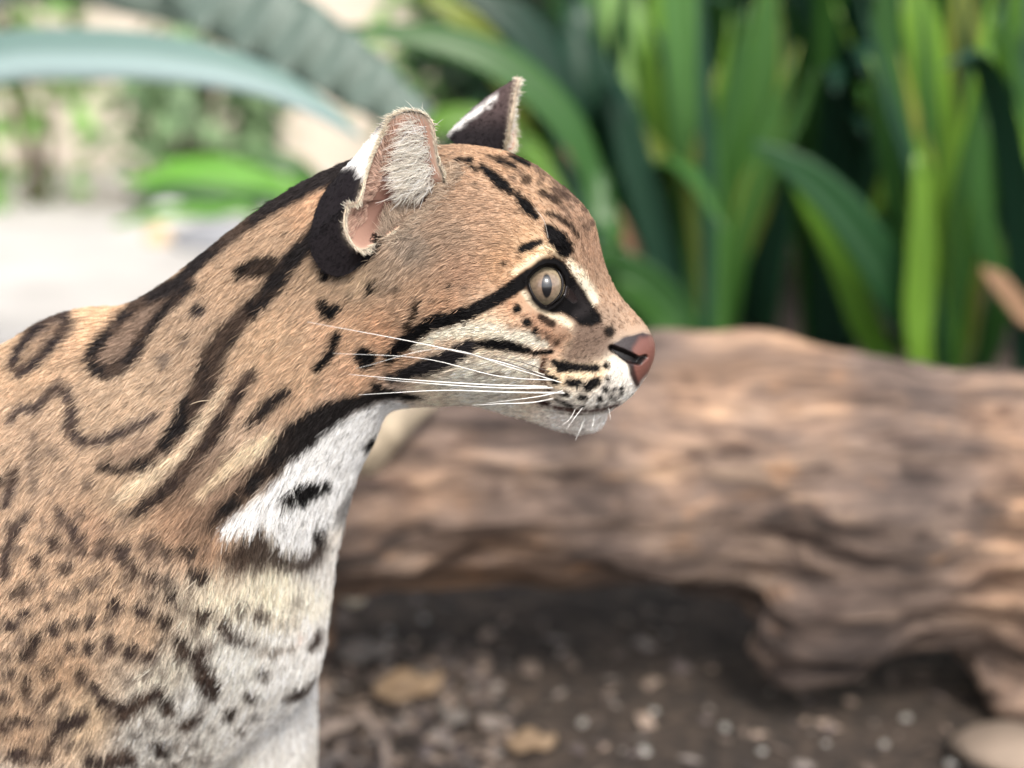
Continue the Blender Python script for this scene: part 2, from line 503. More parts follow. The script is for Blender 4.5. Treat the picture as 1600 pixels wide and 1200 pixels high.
# ================================================================== PLANTS
def leaf_mat(name, c1, c2, rough=0.38, trans=0.45, veins=60.0, edge=None):
    """strap leaf: colour from base to tip, fine long veins, light passing through"""
    m, ns, ls, b = new_mat(name)
    uv = ns.new('ShaderNodeUVMap')
    sp = ns.new('ShaderNodeSeparateXYZ'); ls.new(uv.outputs[0], sp.inputs[0])
    mp = ns.new('ShaderNodeMapping'); mp.inputs['Scale'].default_value = (veins, 2.5, 1)
    ls.new(uv.outputs[0], mp.inputs[0])
    n = ns.new('ShaderNodeTexNoise'); n.inputs['Scale'].default_value = 1; n.inputs['Detail'].default_value = 3
    ls.new(mp.outputs[0], n.inputs['Vector'])
    oi = ns.new('ShaderNodeObjectInfo')
    r = ramp(ns, [(0.0, c1), (1.0, c2)])
    ad = ns.new('ShaderNodeMath'); ad.operation = 'MULTIPLY_ADD'; ad.inputs[1].default_value = 0.55; 
    ls.new(n.outputs[0], ad.inputs[0])
    m2 = ns.new('ShaderNodeMath'); m2.operation = 'MULTIPLY'; m2.inputs[1].default_value = 0.55
    ls.new(oi.outputs['Random'], m2.inputs[0]); ls.new(m2.outputs[0], ad.inputs[2])
    ls.new(ad.outputs[0], r.inputs[0])
    col = r.outputs[0]
    if edge is not None:
        lo, hi, ec = edge
        e = ns.new('ShaderNodeMapRange'); e.interpolation_type = 'SMOOTHSTEP'
        e.inputs['From Min'].default_value = lo; e.inputs['From Max'].default_value = hi
        ls.new(sp.outputs[0], e.inputs['Value'])
        mx = ns.new('ShaderNodeMix'); mx.data_type = 'RGBA'
        ls.new(e.outputs[0], mx.inputs[0]); ls.new(col, mx.inputs[6]); mx.inputs[7].default_value = (*ec, 1)
        col = mx.outputs[2]
    ls.new(col, b.inputs['Base Color'])
    b.inputs['Roughness'].default_value = rough
    tr = ns.new('ShaderNodeBsdfTranslucent')
    br = ns.new('ShaderNodeHueSaturation'); br.inputs['Value'].default_value = 1.7; br.inputs['Saturation'].default_value = 1.1
    ls.new(col, br.inputs['Color']); ls.new(br.outputs[0], tr.inputs[0])
    ms = ns.new('ShaderNodeMixShader'); ms.inputs[0].default_value = trans
    ls.new(b.outputs[0], ms.inputs[1]); ls.new(tr.outputs[0], ms.inputs[2])
    ls.new(ms.outputs[0], ns['Material Output'].inputs['Surface'])
    return m

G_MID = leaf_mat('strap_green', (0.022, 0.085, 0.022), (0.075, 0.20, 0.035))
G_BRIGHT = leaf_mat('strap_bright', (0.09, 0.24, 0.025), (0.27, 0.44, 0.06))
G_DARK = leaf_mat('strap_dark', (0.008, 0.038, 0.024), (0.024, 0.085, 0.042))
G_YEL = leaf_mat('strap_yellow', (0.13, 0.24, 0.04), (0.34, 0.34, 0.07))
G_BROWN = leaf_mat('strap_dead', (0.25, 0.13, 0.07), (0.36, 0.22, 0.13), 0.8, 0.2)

def strap(path, widths, mat, parent, fold=0.25, side=None, ribs=0, name='leaf', n=22):
    """a strap leaf along 3-D path: closed thin section with a folded midrib"""
    P = spline(path, n)
    Wd = np.interp(np.linspace(0, 1, n), np.linspace(0, 1, len(widths)), widths)
    T = np.gradient(P, axis=0); T /= np.linalg.norm(T, axis=1, keepdims=True)
    V, F, UV = [], [], []
    us = np.array([-1, -0.5, 0, 0.5, 1])
    for i in range(n):
        t = i / (n - 1)
        sd_ = np.array(side if side is not None else (1.0, 0.0, 0.0), float)
        sd_ = sd_ - T[i] * (sd_ @ T[i]); sd_ /= np.linalg.norm(sd_) + 1e-9
        nr_ = np.cross(sd_, T[i])
        th = 0.0005
        for lay in (1, -1):
            for u in (us if lay == 1 else us[::-1]):
                wv = 0.0
                if ribs:
                    wv = 0.16 * Wd[i] * math.sin(t * ribs * 6.283 + 1.4 * abs(u))
                V.append(P[i] + sd_ * Wd[i] * u + nr_ * (fold * Wd[i] * abs(u) + wv + lay * th * (1 - 0.7 * abs(u))))
                UV.append(((u + 1) / 2, t))
    m = 10
    for i in range(n - 1):
        for k in range(m):
            F.append((i * m + k, i * m + (k + 1) % m, (i + 1) * m + (k + 1) % m, (i + 1) * m + k))
    F.append(tuple(range(m - 1, -1, -1))); F.append(tuple((n - 1) * m + k for k in range(m)))
    o = mesh_obj(name, V, F, mat)
    ul = o.data.uv_layers.new(name='UVMap')
    li = np.empty(len(o.data.loops), int); o.data.loops.foreach_get('vertex_index', li)
    ul.data.foreach_set('uv', np.array(UV)[li].ravel())
    if parent is not None:
        adopt(o, parent)
    return o

def px_strap(plant, pts, wpx, mat, Y, side=None, **kw):
    """pts: photo pixels from the foot up, each (x, y, dY); the foot runs down to the plant's root"""
    path = [np.array(plant.location) + np.array([random.uniform(-.02, .02), random.uniform(-.02, .02), -0.01])]
    path += [at(p[0], p[1], Y + (p[2] if len(p) > 2 else 0)) for p in pts]
    s = Y / math.cos(PITCH) * TANH / 800
    wd = [0.6 * wpx[0] * s] + [v * s for v in wpx]
    return strap(path, wd, mat, plant, side=side, **kw)

def rand_strap(plant, L, az, lean, W, mat, droop=0.6, **kw):
    r0 = np.array(plant.location)
    d = np.array([math.cos(az), math.sin(az), 0])
    P = []
    for t in np.linspace(0, 1, 6):
        h = L * (math.sin(min(t * 1.15, 1.35) * 1.25) * math.cos(lean) - droop * lean * t ** 3)
        P.append(r0 + d * (L * math.sin(lean) * t ** 1.35 + 0.015) + np.array([0, 0, max(h, 0.01) - 0.01]))
    return strap(P, [W * .6, W * .9, W, W * .95, W * .7, W * 0.08], mat, plant, side=(-d[1], d[0], 0), fold=random.uniform(.15, .4), **kw)

def plant_root(x, Y, name='strap_plant'):
    p = at(x, 600, Y)
    return empty(name, (p[0], Y, 0.0))

YA = 1.95
pa = plant_root(1105, YA)
tag(pa, 'strap leaved plant with one broad upright pale green blade behind the log', 'plant', 'strap leaved plants behind the log')
px_strap(pa, [(1105, 560), (1100, 430), (1092, 280), (1075, 130), (1055, -40), (1040, -160)], [24, 30, 33, 32, 24, 4], leaf_mat('strap_pale', (0.045, 0.145, 0.03), (0.12, 0.27, 0.07)), YA, fold=.35)
px_strap(pa, [(1120, 560), (1140, 420), (1165, 260), (1190, 90), (1205, -80)], [20, 26, 30, 26, 4], G_MID, YA + .05)
px_strap(pa, [(1080, 560), (1040, 430), (1005, 300), (960, 150), (900, 30)], [18, 24, 28, 24, 3], G_DARK, YA - .03)
px_strap(pa, [(1090, 560), (1050, 470), (990, 420), (930, 400), (870, 400)], [14, 20, 22, 18, 3], G_MID, YA - .06)
px_strap(pa, [(1075, 570), (1030, 500), (985, 455), (945, 440)], [14, 20, 18, 3], G_MID, YA - .08)
px_strap(pa, [(1100, 560), (1045, 380), (1030, 200), (1035, 50), (1045, -80)], [20, 26, 34, 32, 4], G_BRIGHT, YA + .12)
px_strap(pa, [(1070, 560), (1010, 420), (935, 300), (880, 230)], [9, 11, 10, 2], G_BROWN, YA - .02)

pb = plant_root(1480, 1.80)
tag(pb, 'strap leaved plant with a broad dark blade arching low toward the pale bladed one', 'plant', 'strap leaved plants behind the log')
px_strap(pb, [(1460, 575), (1400, 455), (1330, 345), (1255, 270), (1175, 222)], [32, 35, 33, 25, 4], leaf_mat('strap_deep', (0.02, 0.085, 0.03), (0.045, 0.14, 0.042)), 1.80)
px_strap(pb, [(1385, 570), (1350, 500), (1310, 400), (1270, 320), (1215, 230)], [20, 24, 22, 20, 3], G_BRIGHT, 1.86)
px_strap(pb, [(1490, 560), (1488, 400), (1470, 220), (1445, 60), (1420, -80)], [18, 25, 28, 26, 5], G_BRIGHT, 1.84)
px_strap(pb, [(1475, 560), (1500, 400), (1545, 210), (1590, 40), (1620, -80)], [18, 25, 31, 31, 5], G_BRIGHT, 1.82)
px_strap(pb, [(1500, 560), (1512, 420), (1515, 240), (1505, 70), (1500, -80)], [18, 24, 26, 26, 5], G_YEL, 1.9)
px_strap(pb, [(1450, 560), (1430, 400), (1400, 230), (1385, 80), (1380, -80)], [22, 28, 30, 28, 5], G_MID, 1.9)
px_strap(pb, [(1440, 570), (1435, 480), (1440, 380), (1432, 240)], [18, 24, 24, 4], G_BRIGHT, 1.76)
px_strap(pb, [(1530, 575), (1560, 480), (1600, 420), (1660, 360)], [18, 24, 26, 5], G_MID, 1.84)

pc = plant_root(1640, 1.70)
tag(pc, 'strap leaved plant with yellowing and dead blades at the log end', 'plant', 'strap leaved plants behind the log')
px_strap(pc, [(1620, 570), (1560, 440), (1530, 300), (1545, 180)], [14, 18, 18, 3], G_MID, 1.70)
px_strap(pc, [(1640, 540), (1600, 490), (1560, 440), (1535, 420)], [12, 16, 14, 4], G_BROWN, 1.66)
px_strap(pc, [(1650, 540), (1600, 420), (1590, 330), (1570, 290)], [16, 30, 26, 5], G_YEL, 1.72)
px_strap(pc, [(1640, 560), (1580, 200), (1590, 60), (1640, -60)], [14, 26, 26, 5], G_MID, 1.9)
for k in range(6):
    rand_strap(pc, random.uniform(.5, .8), random.uniform(0, 6.28), random.uniform(.1, .5), .022, random.choice([G_MID, G_DARK]))

def fan(plant, x0, xa, xb, n, Y, wl, mats, top=(-60, 160)):
    for k in range(n):
        xt = xa + (xb - xa) * (k + random.random()) / n
        yt = random.uniform(*top); bow = random.uniform(-40, 40)
        xm = x0 + (xt - x0) * .45 + bow
        wpx = random.uniform(*wl)
        px_strap(plant, [(x0 + (xt - x0) * .08, 560), (x0 + (xt - x0) * .22 + bow * .5, 420), (xm, 290), (x0 + (xt - x0) * .75 + bow * .5, (290 + yt) / 2), (xt, yt)], [wpx * .6, wpx * .85, wpx, wpx * .85, wpx * .1], random.choice(mats), Y + random.uniform(-.10, .12), fold=random.uniform(.2, .6))
fan(pa, 1105, 930, 1290, 15, 1.97, (8, 17), [G_MID, G_MID, G_BRIGHT, G_DARK, G_YEL])
fan(pb, 1480, 1290, 1680, 20, 1.84, (8, 17), [G_MID, G_MID, G_BRIGHT, G_BRIGHT, G_DARK, G_YEL])
fan(pc, 1640, 1520, 1760, 8, 1.74, (8, 15), [G_MID, G_BRIGHT, G_DARK])
pdx = plant_root(1290, 2.12)
tag(pdx, 'dense dark strap leaved plant between the pale blade and the arching blade', 'plant', 'strap leaved plants behind the log')
for k in range(30):
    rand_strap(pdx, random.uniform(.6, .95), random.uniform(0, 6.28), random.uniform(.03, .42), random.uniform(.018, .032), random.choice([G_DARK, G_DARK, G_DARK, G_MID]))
for k in range(12):
    rand_strap(pdx, random.uniform(.55, .9), random.uniform(3.4, 6.0), random.uniform(.05, .4), random.uniform(.010, .018), random.choice([G_MID, G_MID, G_BRIGHT]))
pe = plant_root(900, 2.15)
tag(pe, 'dark strap leaved plant rising behind the head of the ocelot', 'plant', 'strap leaved plants behind the log')
px_strap(pe, [(960, 430), (930, 300), (880, 190), (790, 105), (680, 62), (530, 45)], [20, 26, 30, 30, 24, 4], G_MID, 1.75, side=(0, 0.4, 1))
px_strap(pe, [(940, 430), (900, 250), (860, 120), (800, 30), (700, -20)], [20, 30, 34, 30, 4], G_DARK, 1.95, side=(0.6, .3, .8))
px_strap(pe, [(930, 400), (850, 260), (770, 200), (690, 190), (620, 230)], [14, 20, 24, 20, 4], G_BRIGHT, 1.95, side=(0, .4, 1))
px_strap(pe, [(900, 400), (820, 180), (770, 90), (720, 30), (660, -10)], [14, 22, 26, 20, 4], G_YEL, 2.0, side=(.4, .4, 1))
px_strap(pe, [(960, 400), (990, 230), (985, 120), (970, 10), (950, -80)], [16, 24, 30, 30, 4], leaf_mat('strap_backlit', (0.20, 0.40, 0.10), (0.42, 0.58, 0.25)), 2.3)  # light coming through the blade put into its paler colour
for k in range(20):
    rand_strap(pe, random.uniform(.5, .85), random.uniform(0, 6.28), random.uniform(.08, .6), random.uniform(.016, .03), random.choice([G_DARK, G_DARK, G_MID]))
for (x, Y, nl, lab) in [(1180, 2.5, 34, 'tall dark strap leaved plant in the second row behind the pale bladed one'), (1420, 2.45, 34, 'tall dark strap leaved plant in the second row behind the arching blade'), (1640, 2.35, 28, 'tall dark strap leaved plant in the second row at the log end'), (1000, 2.6, 26, 'tall dark strap leaved plant in the second row beside the head of the ocelot')]:
    pp = plant_root(x, Y)
    tag(pp, lab, 'plant', 'strap leaved plants behind the log')
    for k in range(nl):
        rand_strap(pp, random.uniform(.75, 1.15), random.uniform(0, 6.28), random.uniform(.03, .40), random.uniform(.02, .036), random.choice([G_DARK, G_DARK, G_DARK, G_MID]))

def shrub(name, x, Y, wdt, h, mat, nleaf, label, L=0.07):
    c = at(x, 600, Y)
    root = empty(name, (c[0], Y, 0))
    V, F = [], []
    th = rng.uniform(0, 6.28, nleaf); ph = rng.uniform(-1, 1, nleaf); rr = rng.random(nleaf) ** 0.4
    ring = np.sqrt(1 - ph * ph) * wdt * rr
    PP = np.stack([np.cos(th) * ring, np.sin(th) * ring * .7, h / 2 + ph * h / 2 * rr], 1)
    PP = PP[fbm(PP * 4 + 5, 2) > 0.42]
    for p in PP:
        a = np.array([random.gauss(0, 1), random.gauss(0, 1), random.gauss(-.3, .7)]); a /= np.linalg.norm(a)
        b_ = np.cross(a, [random.gauss(0, .4), random.gauss(0, .4), 1]); b_ /= np.linalg.norm(b_) + 1e-6
        l = L * random.uniform(.5, 1.3); k0 = len(V)
        for s, t in ((0, 0), (.35, .26), (.7, .22), (1, 0), (.7, -.22), (.35, -.26)):
            V.append(p + a * l * s + b_ * l * t + np.array([0, 0, -.15 * l * s * s]))
        F.append(tuple(range(k0, k0 + 6)))
    o = mesh_obj('foliage', V, F, mat, root, smooth=False)
    o['kind'] = 'stuff'
    stems = []
    for k in range(5):
        p1 = (random.uniform(-.6, .6) * wdt, random.uniform(-.4, .4) * wdt, h * .8)
        P = spline([(p1[0] * .1, p1[1] * .1, -0.02), (p1[0] * .5, p1[1] * .4, h * .4), p1], 10)
        v, f = tube(P, np.linspace(.012, .004, 10), 7)
        mesh_obj('stem', v, f, STEM, root)
    tag(root, label, 'shrub')
    return root
STEM = plain('stem', (0.13, 0.09, 0.06), 0.85)
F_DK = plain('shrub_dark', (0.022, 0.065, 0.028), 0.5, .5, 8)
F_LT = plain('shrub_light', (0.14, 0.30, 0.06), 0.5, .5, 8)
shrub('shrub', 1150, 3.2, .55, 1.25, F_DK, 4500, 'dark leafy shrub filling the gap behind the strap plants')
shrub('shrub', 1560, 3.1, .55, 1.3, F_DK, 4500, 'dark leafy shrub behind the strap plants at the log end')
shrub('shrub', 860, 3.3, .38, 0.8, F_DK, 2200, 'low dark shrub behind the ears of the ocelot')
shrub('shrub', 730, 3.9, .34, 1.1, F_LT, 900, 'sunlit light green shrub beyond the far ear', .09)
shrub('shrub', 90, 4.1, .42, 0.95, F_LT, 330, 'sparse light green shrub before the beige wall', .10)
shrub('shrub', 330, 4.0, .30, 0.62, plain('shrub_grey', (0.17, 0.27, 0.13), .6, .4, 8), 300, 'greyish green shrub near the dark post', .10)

# left: low plant with bright blades, big grey-blue leaves
pg = empty('bladed_plant', tuple(np.r_[at(420, 600, 2.55)[:2], 0]))
tag(pg, 'low plant with bright green spreading blades behind the grey rock', 'plant')
G_VIVID = leaf_mat('strap_vivid', (0.10, 0.30, 0.03), (0.22, 0.48, 0.06))  # brighter green for the low plant's blades
px_strap(pg, [(470, 330), (400, 300), (300, 280), (190, 283)], [18, 26, 24, 4], G_VIVID, 2.5, side=(0, .5, 1))
px_strap(pg, [(480, 330), (420, 290), (340, 262), (250, 255)], [14, 20, 18, 4], G_VIVID, 2.55, side=(0, .5, 1))
px_strap(pg, [(450, 340), (360, 310), (260, 300), (200, 310)], [12, 16, 14, 3], G_MID, 2.45, side=(0, .5, 1))
px_strap(pg, [(500, 330), (470, 270), (430, 250), (380, 240)], [12, 18, 16, 4], G_MID, 2.6, side=(0, .5, 1))
px_strap(pg, [(500, 340), (560, 290), (620, 300), (680, 340)], [12, 18, 16, 4], G_MID, 2.6, side=(0, .5, 1))
px_strap(pg, [(400, 345), (330, 330), (250, 335), (175, 352)], [8, 12, 10, 3], G_VIVID, 2.4, side=(0, .5, 1))

AG1 = leaf_mat('blue_grey_leaf', (0.12, 0.20, 0.175), (0.20, 0.30, 0.265), 0.5, 0.2, 40, edge=(0.70, 0.20, (0.42, 0.54, 0.53)))
AG2 = leaf_mat('ribbed_leaf', (0.075, 0.115, 0.09), (0.17, 0.22, 0.185), 0.5, 0.15, 10)
def agave():
    root = empty('broad_leaved_plant', (-1.05, 1.75, 0))
    tag(root, 'large plant with arching blue grey leaves reaching over the path', 'plant')
    px_strap(root, [(-330, 400, .1), (-200, 190, .05), (-40, 95, 0), (150, 82, -.05), (300, 96, -.08), (420, 128, -.1), (505, 172, -.12), (565, 218, -.14)], [30, 40, 40, 38, 32, 22, 14, 3], AG1, 1.62, side=(0, .35, 1), n=34)
    px_strap(root, [(-300, 250, .2), (-60, -120, .1), (160, -110, .05), (330, -20, 0), (450, 50, -.05), (560, 120, -.08), (660, 195, -.1)], [40, 60, 66, 64, 58, 46, 24], AG2, 1.75, side=(.5, .3, 1), ribs=13, n=110, fold=.12)
    px_strap(root, [(-250, 300, .25), (-60, 20, .1), (80, -40, .05), (200, -10, 0), (300, 22, 0), (360, 48, 0)], [20, 30, 34, 30, 20, 4], AG2, 1.95, side=(0, .4, 1))
    px_strap(root, [(-380, 420, -.1), (-420, 250, -.15), (-330, 120, -.2), (-180, 100, -.25)], [30, 44, 40, 4], AG1, 1.5, side=(0, .3, 1))
    px_strap(root, [(-420, 300, .1), (-480, 100, .2), (-460, -100, .3), (-420, -250, .4)], [30, 44, 40, 4], AG1, 1.75)
    px_strap(root, [(-480, 420, .1), (-640, 250, .2), (-760, 200, .3), (-860, 260, .4)], [30, 44, 40, 4], AG1, 1.75, side=(0, .3, 1))
agave()
# dark post by the wall
bm = bmesh.new()
bmesh.ops.create_cube(bm, size=1)
bmesh.ops.scale(bm, vec=(.11, .11, 1.25), verts=bm.verts)
bmesh.ops.bevel(bm, geom=bm.edges[:], offset=.012, segments=2, affect='EDGES')
me = bpy.data.meshes.new('post'); bm.to_mesh(me); bm.free()
me.materials.append(plain('dark_post', (0.11, 0.125, 0.16), .6))
po = bpy.data.objects.new('post', me); COL.objects.link(po)
pp_ = at(408, 300, 4.2); po.location = (pp_[0], 4.2, .62)
tag(po, 'dark blue grey square post standing before the beige wall', 'post')
# ================================================================== THE OCELOT
Y0 = 0.70
SPX = 0.71 * TANH / 800                # metres per photo pixel at the cat
YAW = 0.16                             # the head turns a little toward the viewer

def plane_y(x):
    return Y0 - SPX * YAW * np.maximum(0, np.asarray(x, float) - 620)

def lat(x):                            # unit vector to the cat's right side
    a = math.atan(YAW) * sstep(480, 700, np.asarray(x, float))
    return np.stack([-np.sin(a), -np.cos(a), np.zeros_like(a)], -1)

def cat_pt(x, y, w=0.0):
    return at(x, y, float(plane_y(x))) + lat(x) * (w * SPX)

# stations: top x,y  bottom x,y  half width  height of the widest point  narrowing at top, at bottom
ST = [
    (1030, 538, 1019, 580, 14, 0, .0, .0),
    (1018, 515, 1003, 602, 36, 0, .1, .1),
    (996, 490, 981, 624, 54, -.1, .25, .1),
    (969, 458, 955, 636, 66, -.2, .35, .1),
    (951, 428, 930, 644, 76, -.22, .38, .1),
    (939, 388, 905, 645, 84, -.2, .34, .1),
    (930, 346, 872, 638, 98, -.15, .25, .12),
    (906, 314, 835, 630, 118, -.1, .15, .15),
    (872, 285, 788, 628, 138, -.08, .12, .18),
    (832, 255, 738, 628, 152, -.05, .12, .2),
    (782, 234, 690, 630, 158, -.05, .12, .2),
    (722, 226, 650, 632, 156, -.05, .1, .2),
    (655, 230, 620, 636, 150, 0, .1, .2),
    (597, 234, 601, 650, 145, 0, .1, .2),
    (542, 252, 588, 682, 142, 0, .1, .2),
    (472, 284, 565, 727, 145, 0, .1, .22),
    (412, 322, 548, 772, 150, 0, .12, .22),
    (352, 367, 535, 817, 158, 0, .15, .22),
    (297, 411, 522, 862, 168, 0, .18, .2),
    (242, 452, 515, 910, 178, 0, .2, .2),
    (192, 478, 511, 955, 190, 0, .22, .2),
    (122, 484, 505, 1018, 200, 0, .24, .2),
    (62, 504, 486, 1070, 210, 0, .24, .2),
    (2, 540, 440, 1118, 218, 0, .2, .2),
    (-60, 556, 380, 1165, 222, -.05, .15, .2),
    (-140, 562, 290, 1220, 224, -.05, .1, .2),
    (-240, 562, 160, 1268, 228, -.05, .08, .2),
    (-380, 560, -30, 1290, 232, -.05, .05, .2),
    (-560, 556, -270, 1280, 236, -.05, .05, .2),
    (-800, 560, -560, 1240, 234, 0, .05, .2),
    (-1010, 580, -850, 1200, 218, 0, .05, .2),
    (-1200, 630, -1120, 1150, 180, 0, .05, .1),
    (-1320, 730, -1280, 1050, 120, 0, 0, 0),
    (-1370, 850, -1362, 940, 40, 0, 0, 0)]

def build_body():
    S = spline(ST, 230)
    n = 64
    V, F = [], []
    th = np.arange(n) * 2 * np.pi / n
    for s in S:
        T = at(s[0], s[1], float(plane_y(s[0])))
        B = at(s[2], s[3], float(plane_y(s[2])))
        c, a = (T + B) / 2, (T - B) / 2
        v = np.cos(th); l = np.sin(th)
        l = l * (1 - s[6] * np.clip(v, 0, 1) ** 1.3 - s[7] * np.clip(-v, 0, 1) ** 1.3)
        v = v + s[5] * (1 - v * v)
        V.append(c + v[:, None] * a + (l * max(s[4], 4) * SPX)[:, None] * lat((s[0] + s[2]) / 2))
    m = len(V)
    V = np.vstack(V)
    F = [(i * n + k, i * n + (k + 1) % n, (i + 1) * n + (k + 1) % n, (i + 1) * n + k) for i in range(m - 1) for k in range(n)]
    F.append(tuple(range(n - 1, -1, -1))); F.append(tuple((m - 1) * n + k for k in range(n)))
    parts = [(V, F)]
    def limb(pts, m=26, nn=20):
        p = spline(np.array(pts, float), m)
        parts.append(tube(p[:, :3], p[:, 3], nn))
    def P(x, y, w, r):
        return (*cat_pt(x, y, w), r * SPX)
    # lower jaw
    limb([P(944, 651, 0, 20), P(925, 654, 0, 27), P(895, 650, 0, 32), P(850, 630, 0, 36), (*cat_pt(780, 600, 0), 44 * SPX), (*cat_pt(720, 585, 0), 40 * SPX)])
    # legs: x from a pixel column, feet on the ground
    def leg(x0, y0, w0, knee, foot, r, back=False):
        a = cat_pt(x0, y0, w0)
        k = cat_pt(*knee)
        f = cat_pt(foot[0], 1500, foot[2])
        fz = 0.030
        pts = [(*a, r[0])]
        pts.append((*((a + k) / 2), (r[0] + r[1]) / 2))
        pts.append((*k, r[1]))
        if back:                       # hock behind, about a third of the way up
            h = np.array([f[0] - 0.055, f[1], 0.135])
            pts.append((*h, r[2]))
        else:
            h = np.array([f[0] - 0.004, f[1], 0.10])
            pts.append((*((k + h) / 2), (r[1] + r[2]) / 2))
            pts.append((*h, r[2]))
        pts.append((f[0], f[1], fz + .012, r[2] * .95))
        pts.append((f[0] + .02, f[1], fz, r[3]))
        pts.append((f[0] + .052, f[1], fz - .004, r[3] * .8))
        limb(pts, 44)
    leg(130, 1000, 70, (110, 1300, 130), (215, 0, 130), (.046, .034, .022, .028))
    leg(330, 960, -90, (390, 1250, -110), (410, 0, -110), (.052, .031, .022, .028))
    leg(-1080, 900, 120, (-960, 1260, 170), (-1010, 0, 150), (.070, .045, .020, .028), True)
    leg(-1080, 900, -120, (-1000, 1260, -170), (-1090, 0, -150), (.070, .045, .020, .028), True)
    tp = [(*cat_pt(-1290, 760, 0), .030), (*cat_pt(-1430, 900, 0), .021), (*cat_pt(-1560, 1150, 20), .019), (*cat_pt(-1680, 1380, 30), .018), (*cat_pt(-1820, 1500, 30), .017), (*cat_pt(-1960, 1480, 20), .015)]
    limb(tp, 40)
    AV, AF, off = [], [], 0
    for v, f in parts:
        AV.append(v); AF += [tuple(i + off for i in q) for q in f]; off += len(v)
    tmp = mesh_obj('body_tmp', np.vstack(AV), AF)
    md = tmp.modifiers.new('r', 'REMESH'); md.mode = 'VOXEL'; md.voxel_size = 0.0032
    me = bpy.data.meshes.new_from_object(tmp.evaluated_get(bpy.context.evaluated_depsgraph_get()))
    bpy.data.objects.remove(tmp, do_unlink=True)
    co = smooth_np(me, mesh_np(me), 7)
    me.vertices.foreach_set('co', co.ravel()); me.update()
    bm = bmesh.new(); bm.from_mesh(me)
    for box, nearonly in (((490, 120, 1070, 720), False), ((500, 120, 1070, 720), True), ((805, 370, 1070, 700), True)):
        bm.verts.ensure_lookup_table()
        C = np.array([f.calc_center_median()[:] for f in bm.faces])
        q = project(C)
        ok = (q[:, 0] > box[0]) & (q[:, 0] < box[2]) & (q[:, 1] > box[1]) & (q[:, 1] < box[3])
        if nearonly:
            ok &= (plane_y(q[:, 0]) - C[:, 1]) > -0.012
        ed = set()
        for f, k in zip(bm.faces, ok):
            if k: ed.update(f.edges)
        bmesh.ops.subdivide_edges(bm, edges=list(ed), cuts=1, use_grid_fill=True)
    bmesh.ops.triangulate(bm, faces=[f for f in bm.faces if len(f.verts) > 4])
    bm.to_mesh(me); bm.free()
    co = mesh_np(me)
    q = project(co)
    mask = ((q[:, 0] > 480) & (q[:, 1] < 740)).astype(float)
    co = smooth_np(me, co, 10, 0.6, mask)
    me.vertices.foreach_set('co', co.ravel()); me.update()
    return me

def fold(P):
    """mirror the far half onto the near half; returns mirrored points, side (+1 near, -1 far), offset from the mid plane in pixels"""
    q = project(P)
    wv = (plane_y(q[:, 0]) - P[:, 1]) / SPX
    side = np.where(wv < 0, -1.0, 1.0)
    L = lat(q[:, 0])
    d = np.where(wv < 0, -2 * wv * SPX, 0)
    return P + L * d[:, None], side, wv

def poly_sd(q, poly):
    """signed distance to a polygon, negative inside"""
    poly = np.asarray(poly, float)
    d = np.full(len(q), 1e9)
    ins = np.zeros(len(q), bool)
    for a, b in zip(poly, np.roll(poly, -1, 0)):
        e = b - a
        t = np.clip(((q - a) @ e) / (e @ e), 0, 1)
        d = np.minimum(d, np.linalg.norm(q - a - t[:, None] * e, axis=1))
        c = (a[1] > q[:, 1]) != (b[1] > q[:, 1])
        xi = a[0] + (q[:, 1] - a[1]) / (b[1] - a[1] + 1e-12) * (b[0] - a[0])
        ins ^= c & (q[:, 0] < xi)
    return np.where(ins, -d, d)

def stroke_sd(q, pts):
    d = np.full(len(q), 1e9)
    if len(pts) == 1:
        x, y, r = pts[0]
        return np.hypot(q[:, 0] - x, q[:, 1] - y) - r
    for (x0, y0, r0), (x1, y1, r1) in zip(pts[:-1], pts[1:]):
        e = np.array([x1 - x0, y1 - y0], float)
        t = np.clip(((q[:, 0] - x0) * e[0] + (q[:, 1] - y0) * e[1]) / (e @ e + 1e-9), 0, 1)
        d = np.minimum(d, np.hypot(q[:, 0] - x0 - t * e[0], q[:, 1] - y0 - t * e[1]) - (r0 + t * (r1 - r0)))
    return d

EYE = [(828, 436), (835, 427), (845, 420), (853, 417), (863, 418), (870, 424), (876, 435), (877.5, 446), (875, 457), (869, 466), (860, 474), (853, 477.5), (846, 474), (838, 466), (832, 456), (828.5, 446)]
NOSTRIL = [(957, 543, 3), (970, 551, 6), (984, 559, 7.5), (998, 564, 6), (1009, 558, 3)]
OPEN = [(702, 262), (682, 288), (652, 322), (612, 350), (585, 356), (570, 338), (566, 305), (588, 298), (600, 250), (640, 225)]
CARUNCLE = [(882, 452, 5), (890, 460, 6), (897, 468, 4)]
NOSE = [(958, 536), (972, 528), (988, 523), (1004, 518), (1020, 522), (1032, 540), (1027, 568), (1012, 584), (996, 602), (990, 590), (984, 574), (968, 560), (955, 548)]

# bumps and hollows: x, y, rx, ry, turn, height in pixels
BUMPS = [(905, 606, 46, 34, 0, 21), (965, 598, 24, 24, 0, 4), (858, 392, 40, 15, -.45, 9), (908, 474, 20, 30, -.6, -8),
         (790, 510, 60, 34, .2, 6), (846, 588, 8, 38, .15, -10), (872, 545, 10, 26, .7, -6), (735, 575, 70, 40, 0, 7),
         (552, 335, 40, 62, .1, 12), (640, 290, 32, 40, .2, -44), (600, 332, 24, 34, 0, -60), (935, 545, 22, 24, 0, -3), (905, 645, 40, 5, 0, -6),
         (100, 940, 120, 190, .1, 14), (300, 600, 60, 200, .7, -6), (460, 760, 40, 110, .5, 8), (845, 512, 34, 14, .3, 5)]

